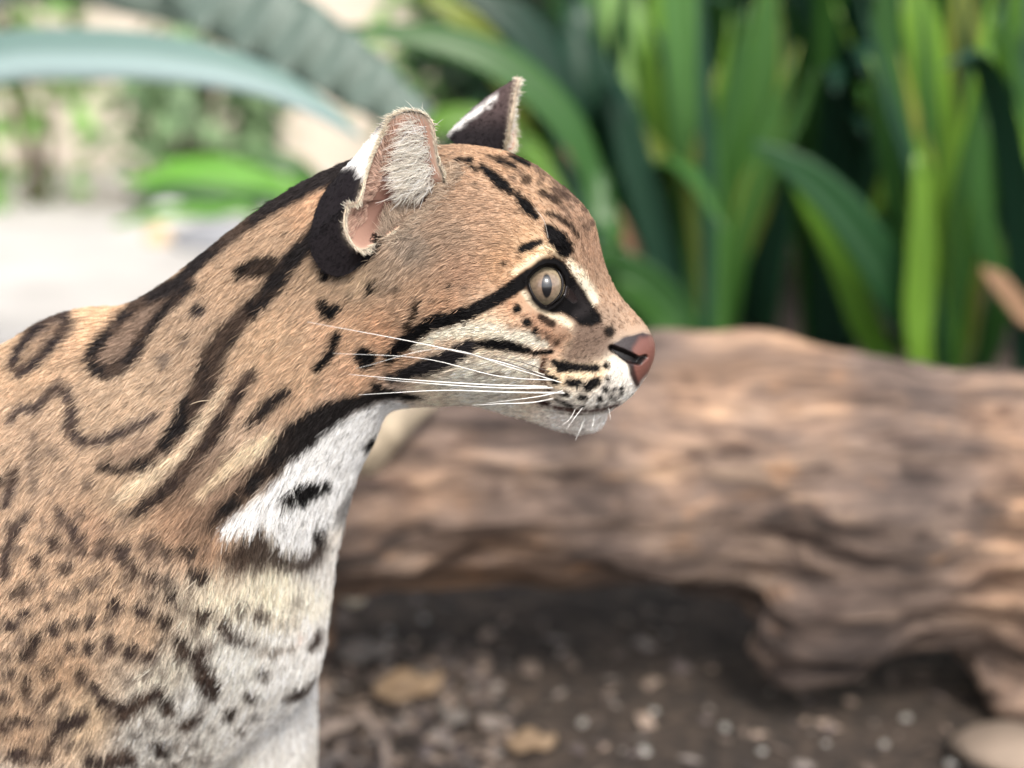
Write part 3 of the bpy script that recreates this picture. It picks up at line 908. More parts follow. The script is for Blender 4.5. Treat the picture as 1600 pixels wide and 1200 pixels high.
body = build_body()
co = mesh_np(body)
for rep in range(1):
    nrm = np.empty(len(co) * 3); body.vertices.foreach_get('normal', nrm); nrm = nrm.reshape(-1, 3)
    Pm, side, wv = fold(co)
    q = project(Pm)
    lateral = np.clip(np.abs(wv) / 30, 0, 1)
    h = np.zeros(len(co))
    for x, y, rx, ry, a, amp in BUMPS:
        dx, dy = q[:, 0] - x, q[:, 1] - y
        u = (dx * math.cos(a) + dy * math.sin(a)) / rx
        v = (-dx * math.sin(a) + dy * math.cos(a)) / ry
        h += amp * np.exp(-(u * u + v * v)) * lateral
    surf_eye = None
    co = co + nrm * (h * SPX)[:, None]
body.vertices.foreach_set('co', co.ravel()); body.update()
nrm = np.empty(len(co) * 3); body.vertices.foreach_get('normal', nrm); nrm = nrm.reshape(-1, 3)
qn = project(co)
facing = ((CAM - co) * nrm).sum(1) > 0
near_ids = np.nonzero(facing & (co[:, 1] < plane_y(qn[:, 0]) + .01))[0]
def surf(x, y):
    d = (qn[near_ids, 0] - x) ** 2 + (qn[near_ids, 1] - y) ** 2
    k = near_ids[np.argsort(d)[:6]]
    return co[k].mean(0), nrm[k].mean(0) / np.linalg.norm(nrm[k].mean(0))
eS, eN = surf(853, 447)
ER = 31.5 * SPX
vd = ray(853, 447); vd /= np.linalg.norm(vd)
eax = -vd * 0.75 + eN * 0.45 ; eax /= np.linalg.norm(eax)
EC = eS + vd * ER * 0.96 - RGT * 2.0 * SPX                 # eyeball centre, a little behind the lids
# pocket behind the lids, nostrils
Pm, side, wv = fold(co)
q = project(Pm)
sd_ = poly_sd(q, EYE)
pocket = sstep(5, -2, sd_) * (np.abs(wv) > 40)
nos = sstep(2.5, -3, stroke_sd(q, NOSTRIL)) * (np.abs(wv) > 3)
inward = np.where(side[:, None] > 0, vd, fold(np.array([eS]))[0] * 0 + vd * np.array([1, -1, 1]))
co = co + inward * (pocket * ER * 1.5)[:, None] - nrm * (nos * 10 * SPX)[:, None]
rim = np.exp(-((sd_ - 7) / 4.0) ** 2) * (np.abs(wv) > 40)
co = co + nrm * (rim * 4 * SPX)[:, None]
body.vertices.foreach_set('co', co.ravel()); body.update()

# ------------------------------------------------------------------ coat pattern, traced in pixels of the near side
BASE = [  # x, y, sRGB
    (985, 500, (178, 138, 104)), (955, 455, (184, 140, 104)), (930, 390, (176, 130, 96)), (905, 335, (172, 128, 94)), (840, 290, (188, 142, 100)), (780, 255, (200, 150, 104)),
    (740, 320, (190, 146, 108)), (690, 360, (176, 140, 108)), (640, 390, (150, 128, 106)), (600, 430, (160, 132, 104)), (720, 430, (188, 140, 102)), (790, 420, (204, 150, 100)), (840, 400, (216, 166, 112)),
    (690, 480, (200, 148, 104)), (640, 470, (196, 152, 112)), (560, 440, (176, 144, 108)), (540, 520, (196, 150, 108)), (590, 520, (206, 152, 106)), (560, 600, (206, 156, 112)), (620, 560, (208, 156, 110)), (800, 470, (206, 150, 104)),
    (760, 520, (224, 196, 156)), (840, 515, (190, 140, 100)), (860, 540, (200, 146, 106)), (925, 535, (122, 100, 80)), (940, 520, (132, 106, 84)), (960, 505, (160, 126, 98)), (900, 545, (140, 112, 84)),
    (880, 590, (230, 196, 146)), (930, 585, (238, 202, 148)), (965, 580, (238, 222, 196)), (980, 600, (222, 212, 200)), (940, 625, (228, 218, 204)), (890, 630, (232, 220, 200)), (930, 665, (240, 228, 216)), (880, 655, (230, 214, 200)),
    (800, 590, (240, 222, 190)), (740, 600, (244, 232, 208)), (830, 610, (226, 190, 156)), (680, 605, (234, 208, 172)), (780, 620, (240, 226, 204)),
    (500, 420, (170, 136, 100)), (480, 330, (196, 148, 104)), (430, 380, (186, 148, 110)), (350, 450, (188, 150, 112)), (300, 520, (182, 148, 114)), (420, 540, (200, 160, 118)), (460, 590, (200, 158, 116)), (220, 610, (194, 160, 124)),
    (150, 500, (224, 176, 126)), (40, 540, (214, 172, 126)), (60, 520, (190, 150, 112)), (150, 640, (192, 158, 122)), (60, 700, (196, 160, 124)), (190, 790, (198, 162, 122)), (270, 820, (180, 136, 98)), (150, 830, (180, 138, 102)), (320, 860, (176, 132, 94)),
    (60, 900, (204, 164, 124)), (160, 930, (208, 168, 126)), (100, 1050, (200, 158, 116)), (40, 1150, (196, 156, 116)), (220, 1000, (206, 168, 128)), (130, 1130, (208, 174, 132)),
    (330, 940, (228, 208, 174)), (430, 930, (240, 224, 188)), (480, 940, (236, 224, 198)), (380, 1030, (240, 234, 220)), (450, 1050, (238, 232, 222)), (300, 1100, (238, 232, 220)), (230, 1170, (226, 218, 204)), (470, 1150, (236, 230, 222)), (260, 1060, (226, 212, 186)),
    (500, 1000, (228, 222, 214)), (505, 900, (230, 222, 212)), (600, 660, (226, 216, 208)),
    (-150, 700, (196, 154, 112)), (-500, 650, (190, 146, 104)), (-900, 700, (190, 146, 104)), (-1300, 800, (190, 146, 104)), (-200, 1000, (204, 166, 126)), (-700, 1000, (206, 172, 132)), (0, 1260, (226, 214, 196)), (-500, 1260, (228, 220, 206)), (-900, 1240, (220, 200, 172)),
    (120, 1400, (200, 164, 126)), (240, 1850, (204, 178, 146)), (-960, 1500, (200, 166, 128)), (410, 1400, (220, 208, 190))]
BX = np.array([b[:2] for b in BASE], float)
BC = np.array([lin(b[2]) for b in BASE])

WHITE, CRM, BLK, BRN, DBR, FNT = (240, 234, 226), (238, 214, 170), (15, 13, 14), (112, 82, 60), (62, 47, 42), (128, 100, 80)
PAINT = []                              # (kind, colour, softness, strength, points)
def P_(kind, c, soft, k, pts): PAINT.append((kind, lin(c), soft, k, pts))
# lights
P_('poly', (252, 249, 244), 7, 1, [(613, 630), (572, 633), (532, 653), (491, 681), (460, 712), (435, 743), (407, 778), (369, 803), (341, 828), (344, 843), (391, 838), (410, 829), (435, 857), (479, 875), (504, 845), (540, 815), (575, 747), (600, 691), (640, 640)])
P_('line', (236, 206, 158), 9, .85, [(422, 688, 10), (385, 712, 15), (347, 741, 13), (313, 776, 8)])
P_('line', (228, 200, 158), 10, .7, [(345, 610, 5), (315, 662, 7), (280, 715, 11), (227, 752, 15), (189, 778, 12)])
P_('line', (240, 226, 196), 8, .95, [(650, 545, 6), (683, 524, 9), (734, 514, 11), (788, 521, 11), (830, 532, 12), (852, 540, 6)])
P_('line', (244, 230, 204), 9, .8, [(690, 602, 10), (742, 595, 17), (795, 582, 18), (828, 572, 14)])
P_('line', (238, 216, 178), 5, 1, [(888, 408, 5), (902, 426, 8), (918, 452, 9), (928, 470, 7)])
P_('line', (238, 202, 150), 5, .9, [(846, 386, 5), (862, 390, 5), (878, 402, 3)])
P_('line', (240, 206, 156), 4, .9, [(800, 427, 4), (826, 408, 6), (850, 396, 5)])
P_('line', (238, 210, 166), 4, 1, [(818, 456, 5), (833, 472, 6), (852, 488, 6), (878, 501, 8), (891, 508, 5)])
P_('line', (240, 200, 150), 5, .9, [(855, 582, 5), (890, 588, 5), (930, 588, 5), (948, 582, 5)])
P_('poly', (226, 216, 202), 6, .8, [(955, 570), (985, 585), (990, 612), (965, 632), (930, 642), (905, 640), (930, 615)])
P_('line', (226, 174, 122), 6, .8, [(215, 474, 8), (150, 488, 9), (112, 492, 6)])
P_('line', (226, 168, 116), 6, .8, [(545, 282, 5), (520, 300, 5), (480, 318, 5)])
P_('line', (190, 120, 86), 8, .5, [(470, 1000, 3), (472, 1000, 3)])
# brown fills
P_('poly', (112, 86, 70), 6, .85, [(300, 440), (250, 470), (200, 488), (155, 540), (142, 572), (170, 585), (205, 555), (225, 520), (265, 480)])
P_('poly', (150, 118, 92), 6, .5, [(50, 525), (90, 505), (95, 520), (70, 548), (40, 570), (30, 560)])
P_('line', (120, 90, 66), 10, .75, [(350, 707, 8), (325, 740, 11), (291, 768, 12), (262, 790, 8)])
P_('line', (132, 98, 72), 10, .8, [(410, 735, 16), (360, 772, 22), (318, 808, 22), (290, 838, 14)])
P_('line', (140, 108, 84), 9, .7, [(230, 690, 12), (195, 712, 12), (160, 722, 6)])
P_('poly', (108, 82, 66), 8, .8, [(900, 505), (935, 503), (952, 520), (955, 545), (940, 562), (915, 570), (885, 565), (880, 556), (895, 535)])
P_('poly', (168, 118, 82), 6, .7, [(815, 490), (845, 488), (885, 512), (892, 525), (868, 545), (840, 520)])
# black and dark marks
def blk(*pts, soft=3.8, k=1.0, c=None): P_('line', c or BLK, soft, k, list(pts))
P_('poly', BLK, 4.5, 1, [(822, 432), (829, 419), (848, 403), (866, 398), (880, 407), (892, 426), (910, 450), (922, 471), (937, 492), (938, 503), (922, 509), (906, 507), (896, 498), (880, 490), (862, 491), (844, 484), (829, 469), (822, 450)])
blk((752, 260, 4), (766, 272, 7), (785, 290, 8), (796, 300, 5))
blk((808, 305, 5), (821, 323, 8.5), (837, 339, 6))
blk((857, 359, 8), (871, 374, 14), (882, 392, 12))
blk((814, 390, 5), (829, 383, 6), (843, 378, 5))
blk((855, 334, 4), (871, 339, 4), (890, 352, 3.5), (902, 370, 2), k=.9)
blk((712, 249, 3), (733, 250, 4.5)); blk((734, 260, 3.5), (742, 265, 4)); blk((777, 252, 3), (802, 259, 4)); blk((795, 245, 3), (825, 258, 3.5)); blk((822, 281, 7), k=.8); blk((741, 287, 3), k=.7)
blk((846, 301, 5), (872, 316, 5), k=.85); blk((866, 297, 5), (886, 308, 5), k=.8, c=DBR); blk((842, 287, 4), k=.5); blk((893, 323, 5), k=.5, c=DBR); blk((908, 341, 5), k=.45, c=DBR); blk((860, 284, 3), (880, 292, 3), k=.5, c=DBR); blk((900, 350, 4), (916, 368, 4), k=.35, c=BRN); blk((840, 270, 3), (862, 277, 3), k=.6)
blk((762, 244, 3), (790, 250, 3), k=.8)
for fx, fy in [(884, 296), (898, 312), (858, 308), (880, 326), (912, 328), (872, 284), (903, 300), (922, 350), (836, 262), (852, 268), (888, 338), (914, 356), (846, 280), (810, 268), (800, 278)]:
    blk((fx - 2, fy - 1, 2.4), (fx + 3, fy + 2, 2.4), k=.7, c=DBR)
blk((826, 430, 9), (811, 444, 12), (790, 457, 11), (760, 475, 10.5), (730, 490, 11), (697, 500, 12), (668, 508, 11), (647, 524, 11), (627, 542, 12), (606, 564, 9))
blk((652, 474, 4), (643, 495, 4.5), (634, 516, 6), k=.9)
blk((742, 537, 4), (777, 539, 9), (809, 544, 8), (826, 548, 5)); blk((833, 551, 3), (861, 550, 3), soft=2)
blk((735, 541, 10), (700, 562, 14), (660, 578, 13), (630, 590, 11), (608, 596, 7), c=(44, 40, 42))  # stripe greyed: a reflection painted into its colour
blk((566, 556, 12), (571, 565, 14)); blk((525, 527, 6), (515, 552, 6), (495, 578, 5))
blk((583, 605, 6), (597, 617, 7), (637, 625, 6), (655, 625, 4))
blk((746, 585, 4), (784, 586, 3), k=.55, c=BRN)
blk((808, 484, 6.5)); blk((823, 504, 7)); blk((845, 496, 6), (862, 506, 6), k=.9); blk((836, 518, 4.5)); blk((841, 530, 2.5)); blk((869, 535, 4), k=.7); blk((797, 514, 5), k=.5, c=(130, 70, 40)); blk((855, 527, 3), k=.6, c=DBR)
blk((952, 518, 8.5), k=.95)
blk((866, 566, 5), (876, 573, 8), (904, 575, 6), (930, 576, 6)); blk((947, 572, 4.5))
blk((853, 586, 3.5), (868, 595, 5)); blk((888, 598, 5.5), (904, 598, 6)); blk((918, 605, 8), (925, 600, 8), (933, 595, 6)); blk((949, 593, 4)); blk((945, 608, 5)); blk((959, 610, 2.5)); blk((970, 608, 2.5))
blk((876, 615, 4), (884, 618, 4)); blk((907, 622, 4.5), (915, 624, 4.5)); blk((937, 624, 4.5)); blk((955, 621, 3.5)); blk((971, 616, 2.2)); blk((868, 627, 2.5), (892, 637, 3)); blk((910, 638, 3.5)); blk((934, 638, 3)); blk((948, 634, 2)); blk((962, 626, 2))
blk((850, 562, 1.5), (845, 577, 2), (847, 595, 2), (858, 612, 1.5), c=(96, 62, 46), soft=2)
blk((842, 632, 3), (856, 634, 4), c=(70, 36, 32), soft=2); blk((966, 634, 1.5), (940, 643, 2), (900, 646, 2.5), (866, 640, 2), c=(92, 62, 54), soft=2.5)
blk((701, 448, 4)); blk((725, 451, 3), k=.7, c=DBR); blk((674, 470, 3.5), k=.8); blk((786, 412, 4.5), k=.9)
blk((502, 477, 7), (511, 492, 10), (523, 483, 6)); blk((577, 450, 5), (575, 456, 3)); blk((619, 456, 6), k=.55); blk((542, 462, 3), k=.6); blk((592, 462, 3), k=.5); blk((529, 426, 8.5)); blk((508, 414, 7), (505, 436, 4))
P_('poly', BLK, 4, 1, [(556, 244), (590, 270), (580, 300), (580, 330), (590, 357), (597, 369), (590, 396), (570, 412), (550, 408), (520, 399), (502, 386), (495, 354), (501, 318), (514, 292), (536, 268)])
# nape and neck; marks over the shoulder lifted by painted glass haze
blk((545, 262, 10), (490, 290, 11), (448, 311, 12), (412, 331, 10), (370, 361, 10), (325, 397, 10), (300, 420, 9), (285, 440, 8), (266, 452, 9), (210, 480, 8), (189, 497, 7), (155, 535, 8), (138, 560, 8), (146, 578, 9), (165, 586, 10), (190, 575, 10), (215, 548, 9), (226, 525, 7), (250, 495, 6), (296, 448, 7), c=(44, 37, 36), soft=4)
blk((101, 498, 8), (104, 510, 9), (88, 530, 8), (70, 553, 7), (46, 578, 7), (28, 585, 7), (20, 571, 6), (28, 550, 6), (49, 522, 7), (70, 505, 7), (95, 497, 8), c=(62, 52, 52), soft=4.5)
blk((500, 352, 11), (472, 390, 12), (442, 422, 13), (424, 450, 13), (394, 482, 13), (364, 512, 14), (334, 550, 16), (320, 596, 19), (304, 624, 17), (290, 652, 16), (266, 687, 11), (231, 722, 9), (196, 736, 8), (157, 732, 5), c=(36, 31, 31), soft=5)
blk((241, 652, 5), (203, 673, 7), (161, 690, 7), (130, 694, 7), (108, 673, 8), (112, 645, 7), (105, 617, 7), (87, 606, 8), (66, 631, 6), (56, 641, 5), (28, 641, 5), (17, 659, 4), c=(84, 68, 62), soft=5)
blk((375, 428, 9), (398, 421, 14), (420, 412, 10), soft=4)
blk((308, 486, 9), soft=4, c=(52, 44, 44)); blk((287, 530, 5), (287, 538, 5), soft=4, k=.75, c=(60, 50, 48)); blk((254, 566, 9), soft=5, k=.7, c=(70, 60, 58)); blk((445, 540, 4), (447, 530, 3), soft=4, k=.4)
blk((390, 588, 7), (371, 617, 10), (350, 652, 11), (325, 694, 12), (297, 725, 12), (273, 753, 11), (245, 778, 10), (206, 806, 6), c=(58, 45, 40), soft=5)
blk((444, 616, 7), (419, 632, 9), (397, 657, 8), (382, 669, 3), c=(44, 36, 34), soft=4)
blk((610, 622, 6), (582, 620, 9), (541, 633, 13), (504, 655, 20), (472, 678, 24), (447, 698, 22), (430, 720, 15), (404, 748, 14), (376, 774, 11), (344, 806, 9), (322, 830, 6), c=(34, 29, 28), soft=5)
blk((441, 788, 7), (470, 777, 14), (505, 762, 8), soft=3.5)
P_('poly', (66, 50, 42), 7, .95, [(345, 870), (365, 850), (392, 846), (405, 832), (420, 848), (438, 862), (470, 880), (495, 858), (506, 838), (514, 850), (506, 878), (482, 896), (455, 893), (420, 890), (385, 893), (362, 902)])
blk((579, 685, 3), (569, 700, 4), soft=3); blk((556, 756, 4), (541, 785, 7), (529, 813, 7), soft=4, k=.8, c=(70, 62, 60))
blk((313, 904, 11), soft=4, c=(58, 46, 42)); blk((500, 848, 8), (507, 830, 4), soft=4, c=(46, 38, 36))
# shoulder marks: natural brown, lifted paler by glass haze painted in
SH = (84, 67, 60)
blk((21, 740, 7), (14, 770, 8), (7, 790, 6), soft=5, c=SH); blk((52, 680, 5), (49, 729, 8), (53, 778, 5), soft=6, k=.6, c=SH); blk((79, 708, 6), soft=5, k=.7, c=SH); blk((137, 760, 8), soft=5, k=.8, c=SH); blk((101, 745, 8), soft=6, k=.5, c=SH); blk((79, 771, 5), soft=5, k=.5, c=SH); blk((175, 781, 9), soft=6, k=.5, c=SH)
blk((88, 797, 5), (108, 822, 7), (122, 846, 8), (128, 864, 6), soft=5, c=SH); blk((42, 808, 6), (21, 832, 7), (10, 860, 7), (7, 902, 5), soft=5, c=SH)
for X, Yq, r, *k in [(175, 185, 15, .5), (240, 195, 20), (240, 220, 20), (160, 285, 26), (290, 320, 26), (185, 375, 20, .6), (410, 380, 30, .55), (70, 430, 26, .6), (115, 410, 24, .6), (275, 440, 20, .5), (335, 430, 22, .5), (205, 485, 20, .8), (110, 520, 26, .8), (45, 568, 22), (235, 590, 27), (320, 560, 25, .6), (400, 560, 22), (510, 475, 32), (630, 510, 32), (735, 552, 30), (590, 325, 30), (670, 362, 27), (740, 380, 25, .6), (760, 450, 25, .8), (885, 350, 40), (455, 215, 35, .6), (540, 240, 40, .7), (670, 200, 35, .6), (740, 250, 30, .6), (840, 240, 35, .8), (895, 538, 26), (925, 525, 20), (1000, 575, 26), (1070, 500, 22, .6), (1160, 530, 28, .7), (490, 655, 35), (395, 675, 26), (310, 675, 20), (575, 675, 25), (585, 705, 30), (670, 715, 32), (715, 650, 20, .6), (800, 650, 28), (610, 595, 12, .5), (255, 725, 16, .5), (210, 775, 18), (35, 790, 22), (360, 800, 26), (415, 855, 25), (20, 900, 20), (475, 920, 36), (65, 1000, 20), (115, 1000, 24), (10, 1030, 25), (550, 965, 40), (745, 935, 38), (75, 1150, 38), (940, 862, 44), (1030, 975, 28), (1125, 895, 25), (1180, 795, 22), (1140, 990, 15, .5), (1090, 1050, 16), (945, 1040, 20, .5), (1320, 470, 20, .4), (715, 1130, 26)]:
    cx, cy, rr = X * .35, 780 + Yq * .35, r * .35 * 1.06
    a = random.uniform(-.5, 1.9)
    e = rr * .35
    blk((cx - e * math.cos(a), cy - e * math.sin(a), rr * .8), (cx + e * math.cos(a), cy + e * math.sin(a), rr * .8), soft=4.5, k=(min(1, k[0] + .28) if k else 1.0), c=(78, 62, 56) if X < 700 else (66, 54, 48))  # left spots paler: glass haze in the colour
def blk4(*pts, k=1.0, c=(70, 56, 50)): P_('line', c, 4.5, k, [(x * .35, 780 + y * .35, r * .33) for x, y, r in pts])
blk4((1020, 622, 16), (1075, 635, 20), (1135, 650, 16)); blk4((1160, 700, 14), (1220, 690, 16), (1310, 670, 10), k=.8, c=(110, 90, 72)); blk4((1200, 545, 12), (1330, 560, 9), k=.5, c=(120, 100, 80))
blk4((165, 625, 18), (140, 665, 22), (95, 715, 22)); blk4((110, 810, 14), (112, 885, 14)); blk4((255, 855, 18), (215, 900, 22), (170, 945, 18)); blk4((600, 935, 26), (650, 905, 28), (710, 870, 24)); blk4((270, 1020, 30), (330, 1010, 32), (365, 990, 26)); blk4((255, 1040, 18), (215, 1110, 18), (195, 1180, 18))
blk4((800, 705, 20), (860, 695, 26), (915, 690, 24)); blk4((880, 730, 28), (905, 790, 40), (940, 850, 44)); blk4((820, 1035, 22), (880, 995, 26)); blk4((400, 1180, 32), (480, 1185, 36), (570, 1180, 32)); blk4((1430, 595, 10), (1415, 640, 16), (1390, 680, 10)); blk4((1300, 905, 16), (1360, 870, 18), (1420, 820, 14)); blk4((700, 1120, 24), (725, 1145, 26))  # stroke by the far foreleg paints the shade of its crease
rs = random.Random(11)
done = [p[4][0][:2] for p in PAINT if p[0] == 'line']
for k in range(900):                    # small specks between the traced ones
    x, y = rs.uniform(-20, 330), rs.uniform(800, 1210)
    if y < 860 and x > 200: continue
    if min((x - u) ** 2 + (y - v) ** 2 for u, v in done) < 25 ** 2: continue
    done.append((x, y)); r_ = rs.uniform(4, 7); a = rs.uniform(.6, 2.2)
    blk((x - 3 * math.cos(a), y - 3 * math.sin(a), r_), (x + 3 * math.cos(a), y + 3 * math.sin(a), r_), soft=4.5, k=.75, c=(84, 66, 58))
# the rest of the coat, outside the picture: chain rosettes and spots
rs = random.Random(3)
for k in range(46):
    x, y = rs.uniform(-1320, -60), rs.uniform(590, 1150)
    a = rs.uniform(-.5, .3); L = rs.uniform(40, 90); hh = rs.uniform(18, 34)
    ring = []
    for j in range(rs.choice([7, 8, 9])):
        t = j / 8 * 6.283
        ring.append((x + math.cos(t) * L * math.cos(a) - math.sin(t) * hh * math.sin(a), y + math.cos(t) * L * math.sin(a) + math.sin(t) * hh * math.cos(a), rs.uniform(6, 10)))
    P_('line', (60, 46, 42), 5, .95, ring)
for k in range(110):
    x, y = rs.choice([(rs.uniform(-1300, 60), rs.uniform(1150, 1330)), (rs.uniform(60, 320), rs.uniform(1215, 1800)), (rs.uniform(-1100, -860), rs.uniform(1250, 1800)), (rs.uniform(-2000, -1400), rs.uniform(850, 1600))])
    blk((x, y, rs.uniform(9, 16)), soft=5, c=(58, 46, 42))
# inside of the ear
P_('poly', (120, 90, 78), 3, 1, OPEN)
P_('line', (60, 54, 54), 7, .45, [(900, 452, 4), (916, 482, 7), (900, 492, 5)])  # eye patch: grey mottling and wet sheen painted in
P_('line', (40, 30, 30), 2, 1, CARUNCLE)
# nose leather
P_('poly', (52, 42, 42), 3.5, 1, NOSE)
P_('poly', (112, 64, 52), 6, 1, [(990, 545), (1000, 528), (1018, 524), (1034, 540), (1028, 568), (1012, 584), (996, 603), (989, 585), (994, 566)])
P_('line', (20, 15, 15), 2.0, 1, [(955, 543, 4), (970, 551, 7), (984, 559, 8), (998, 564, 5.5), (1008, 558, 2.5)])
P_('line', (46, 30, 28), 2.5, .9, [(982, 566, 3), (988, 582, 3), (995, 600, 2.5)])

BRN_L = tuple(lin((104, 80, 62)))
def coat(q):
    """linear albedo of the coat at pixel positions q of the near side"""
    out = np.zeros((len(q), 3)); ws = np.zeros(len(q))
    for (bx, by), c in zip(BX, BC):
        d2 = (q[:, 0] - bx) ** 2 + (q[:, 1] - by) ** 2
        wt = 1.0 / (d2 + 300.0) ** 1.7
        out += wt[:, None] * c; ws += wt
    out /= ws[:, None]
    n3 = np.c_[q / 14.0, np.zeros(len(q))]
    nz = (fbm(n3, 3) - 0.5) * 6
    out *= (0.90 + 0.22 * fbm(np.c_[q / 38.0, np.ones(len(q))], 3))[:, None]
    out *= (1 - .16 * sstep(560, 680, q[:, 0]) * sstep(520, 440, q[:, 1]))[:, None]   # crown and brow darkened in colour against the frontal sun
    fb2 = fbm(np.c_[q / 20.0, np.full(len(q), 3.0)], 3)
    for kind, c, soft, k, pts in PAINT:
        a = np.array([p[:2] for p in pts], float)
        pad = 14 + soft + (max(p[2] for p in pts) if kind == 'line' else 0)
        lo, hi = a.min(0) - pad, a.max(0) + pad
        id_ = np.nonzero((q[:, 0] > lo[0]) & (q[:, 0] < hi[0]) & (q[:, 1] > lo[1]) & (q[:, 1] < hi[1]))[0]
        if not len(id_): continue
        d = stroke_sd(q[id_], pts) if kind == 'line' else poly_sd(q[id_], pts)
        if c.max() < .25 and pts is not NOSE:
            d = d - np.where((a[:, 0].mean() < 590) | (a[:, 1].mean() > 690), 2.6, 1.0)
        cc = c
        if c.max() < .12 and a[:, 0].mean() < 600 and a[:, 1].mean() > 200 and a[:, 0].mean() > -40:
            soft = soft * 1.45
            w_ = (sstep(.42, .70, fb2[id_]) * .6 * sstep(470, 360, q[id_, 0]))[:, None]
            cc = c * (1 - w_) + np.array(BRN_L) * w_
        amp = min(1.0, soft / 5.0)
        m = sstep(soft, -soft, d + nz[id_] * amp) * k
        out[id_] = out[id_] * (1 - m[:, None]) + cc * m[:, None]
    lum = out @ np.array([.3, .59, .11])
    ex = 1.0 - (0.17 + .12 * sstep(.4, .7, lum)) * sstep(.03, .16, lum)       # pale coat: light bounces many times between hairs, so the single hair is paler
    out = np.clip(out, 1e-4, 1) ** ex[:, None]
    lum = out @ np.array([.3, .59, .11])
    return out * .80 + lum[:, None] * .20

# ------------------------------------------------------------------ ears, joined to the body mesh
def ear_surface(rim, canal, base, back, nu=72, nv=16, bulge=10, depth=14):
    rim = np.array([cat_pt(*p) for p in rim]); base = np.array([cat_pt(*p) for p in base])
    def closed(p, n):
        pp = np.vstack([p[-1:], p, p[:2]])
        s = spline(pp, (len(pp) - 1) * 24 + 1)[24:-24]
        L = np.r_[0, np.cumsum(np.linalg.norm(np.diff(s, axis=0), axis=1))]
        t = np.linspace(0, L[-1], n, endpoint=False)
        return np.stack([np.interp(t, L, s[:, k]) for k in range(3)], 1)
    Rm = closed(rim, nu); Bs = closed(base, nu)
    cn = cat_pt(*canal)
    bk = np.array(back, float); bk /= np.linalg.norm(bk)
    cen = Rm.mean(0)
    outw = Rm - cen; outw /= np.linalg.norm(outw, axis=1, keepdims=True)
    inner, outer = [], []
    for v in np.linspace(0, 1, nv):
        ctrl = Rm * .62 + cn * .38 + bk * depth * SPX
        inner.append((1 - v) ** 2 * Rm + 2 * v * (1 - v) * ctrl + v * v * cn)
    Ro = Rm + outw * 2 * SPX + bk * 3 * SPX
    for v in np.linspace(0, 1, nv):
        ctrl = (Ro + Bs) / 2 + (outw * .6 + bk * .8) * bulge * SPX
        outer.append((1 - v) ** 2 * Ro + 2 * v * (1 - v) * ctrl + v * v * Bs)
    mid = [Rm + outw * 1.4 * SPX - bk * 1.2 * SPX]
    G = np.array(inner[::-1] + mid + outer)         # (rows, nu, 3) canal -> rim -> base
    rows = len(G)
    F = [(i * nu + k, i * nu + (k + 1) % nu, (i + 1) * nu + (k + 1) % nu, (i + 1) * nu + k) for i in range(rows - 1) for k in range(nu)]
    return G, F, nv

# near ear: opening toward the viewer
E1 = ear_surface(
    [(712, 270, 90), (704, 244, 92), (699, 208, 90), (692, 180, 86), (670, 168, 82), (646, 169, 80), (625, 180, 84), (617, 202, 94), (604, 232, 108), (594, 266, 124), (585, 296, 140), (568, 300, 150), (564, 326, 156), (574, 350, 160), (594, 364, 156), (616, 356, 122), (650, 336, 84), (690, 298, 62)],
    (620, 300, 84),
    [(706, 266, 52), (700, 252, 44), (676, 246, 20), (646, 240, 0), (610, 240, -8), (575, 246, 0), (548, 258, 24), (528, 276, 56), (512, 300, 90), (503, 336, 120), (506, 372, 140), (530, 398, 148), (562, 402, 150), (592, 386, 140), (612, 368, 108), (640, 350, 78), (665, 325, 60), (692, 295, 48)],
    (-.55, .75, -.1), bulge=10, depth=16)
# far ear: seen from outside
E2 = ear_surface(
    [(776, 241, -84), (781, 222, -86), (785, 190, -92), (789, 158, -100), (793, 132, -108), (786, 140, -122), (778, 165, -138), (778, 195, -148), (781, 222, -146), (784, 243, -128), (780, 248, -104)],
    (755, 222, -112),
    [(774, 247, -66), (752, 246, -52), (728, 240, -46), (706, 232, -48), (690, 222, -60), (682, 218, -84), (692, 220, -112), (715, 230, -136), (750, 244, -146), (780, 254, -134), (786, 254, -100)],
    (-.8, -.2, .1), bulge=14, depth=10)

def ear_out_col(q, white):
    tipk = sstep(215, 150, q[:, 1])[:, None] * (q[:, :1] > 690)
    c = lin((30, 26, 28)) * (1 - tipk) + lin((76, 63, 62)) * tipk
    n = (fbm(np.c_[q / 9.0, np.zeros(len(q))], 3) - .5) * 10
    m = sstep(5, -5, poly_sd(q, white) + n)[:, None]
    if white is W1:
        f = (sstep(572, 586, q[:, 0]) * sstep(312, 328, q[:, 1]))[:, None]
        c = c * (1 - f) + lin((176, 152, 126)) * f
    else:
        m = m * .75
    return c * (1 - m) + lin((250, 246, 240)) * m
W1 = [(628, 172), (600, 196), (545, 236), (532, 256), (556, 262), (572, 284), (592, 262), (604, 226), (618, 200)]
W2 = [(676, 218), (700, 196), (740, 172), (776, 146), (770, 160), (738, 186), (706, 207)]

eV, eF, eC, eInfo = [], [], [], []
offv = len(co)
for G, F, nv in (E1, E2):
    rows, nu = G.shape[:2]
    Pts = G.reshape(-1, 3)
    q = project(Pts)
    row = np.repeat(np.arange(rows), nu)
    is1 = G is E1[0]
    c = ear_out_col(q, W1 if is1 else W2)
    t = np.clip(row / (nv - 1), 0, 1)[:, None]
    inner_c = lin((78, 54, 48)) * (1 - t) + lin((160, 126, 110)) * t  # darker toward the canal: shade of the hollow put into the colour
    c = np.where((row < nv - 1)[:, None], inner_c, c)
    rimm = np.exp(-((row - nv + .2) / 1.1) ** 2)[:, None]
    c = c * (1 - rimm) + lin((236, 216, 190)) * rimm
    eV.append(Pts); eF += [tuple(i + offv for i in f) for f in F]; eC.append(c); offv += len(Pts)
nb = len(co)

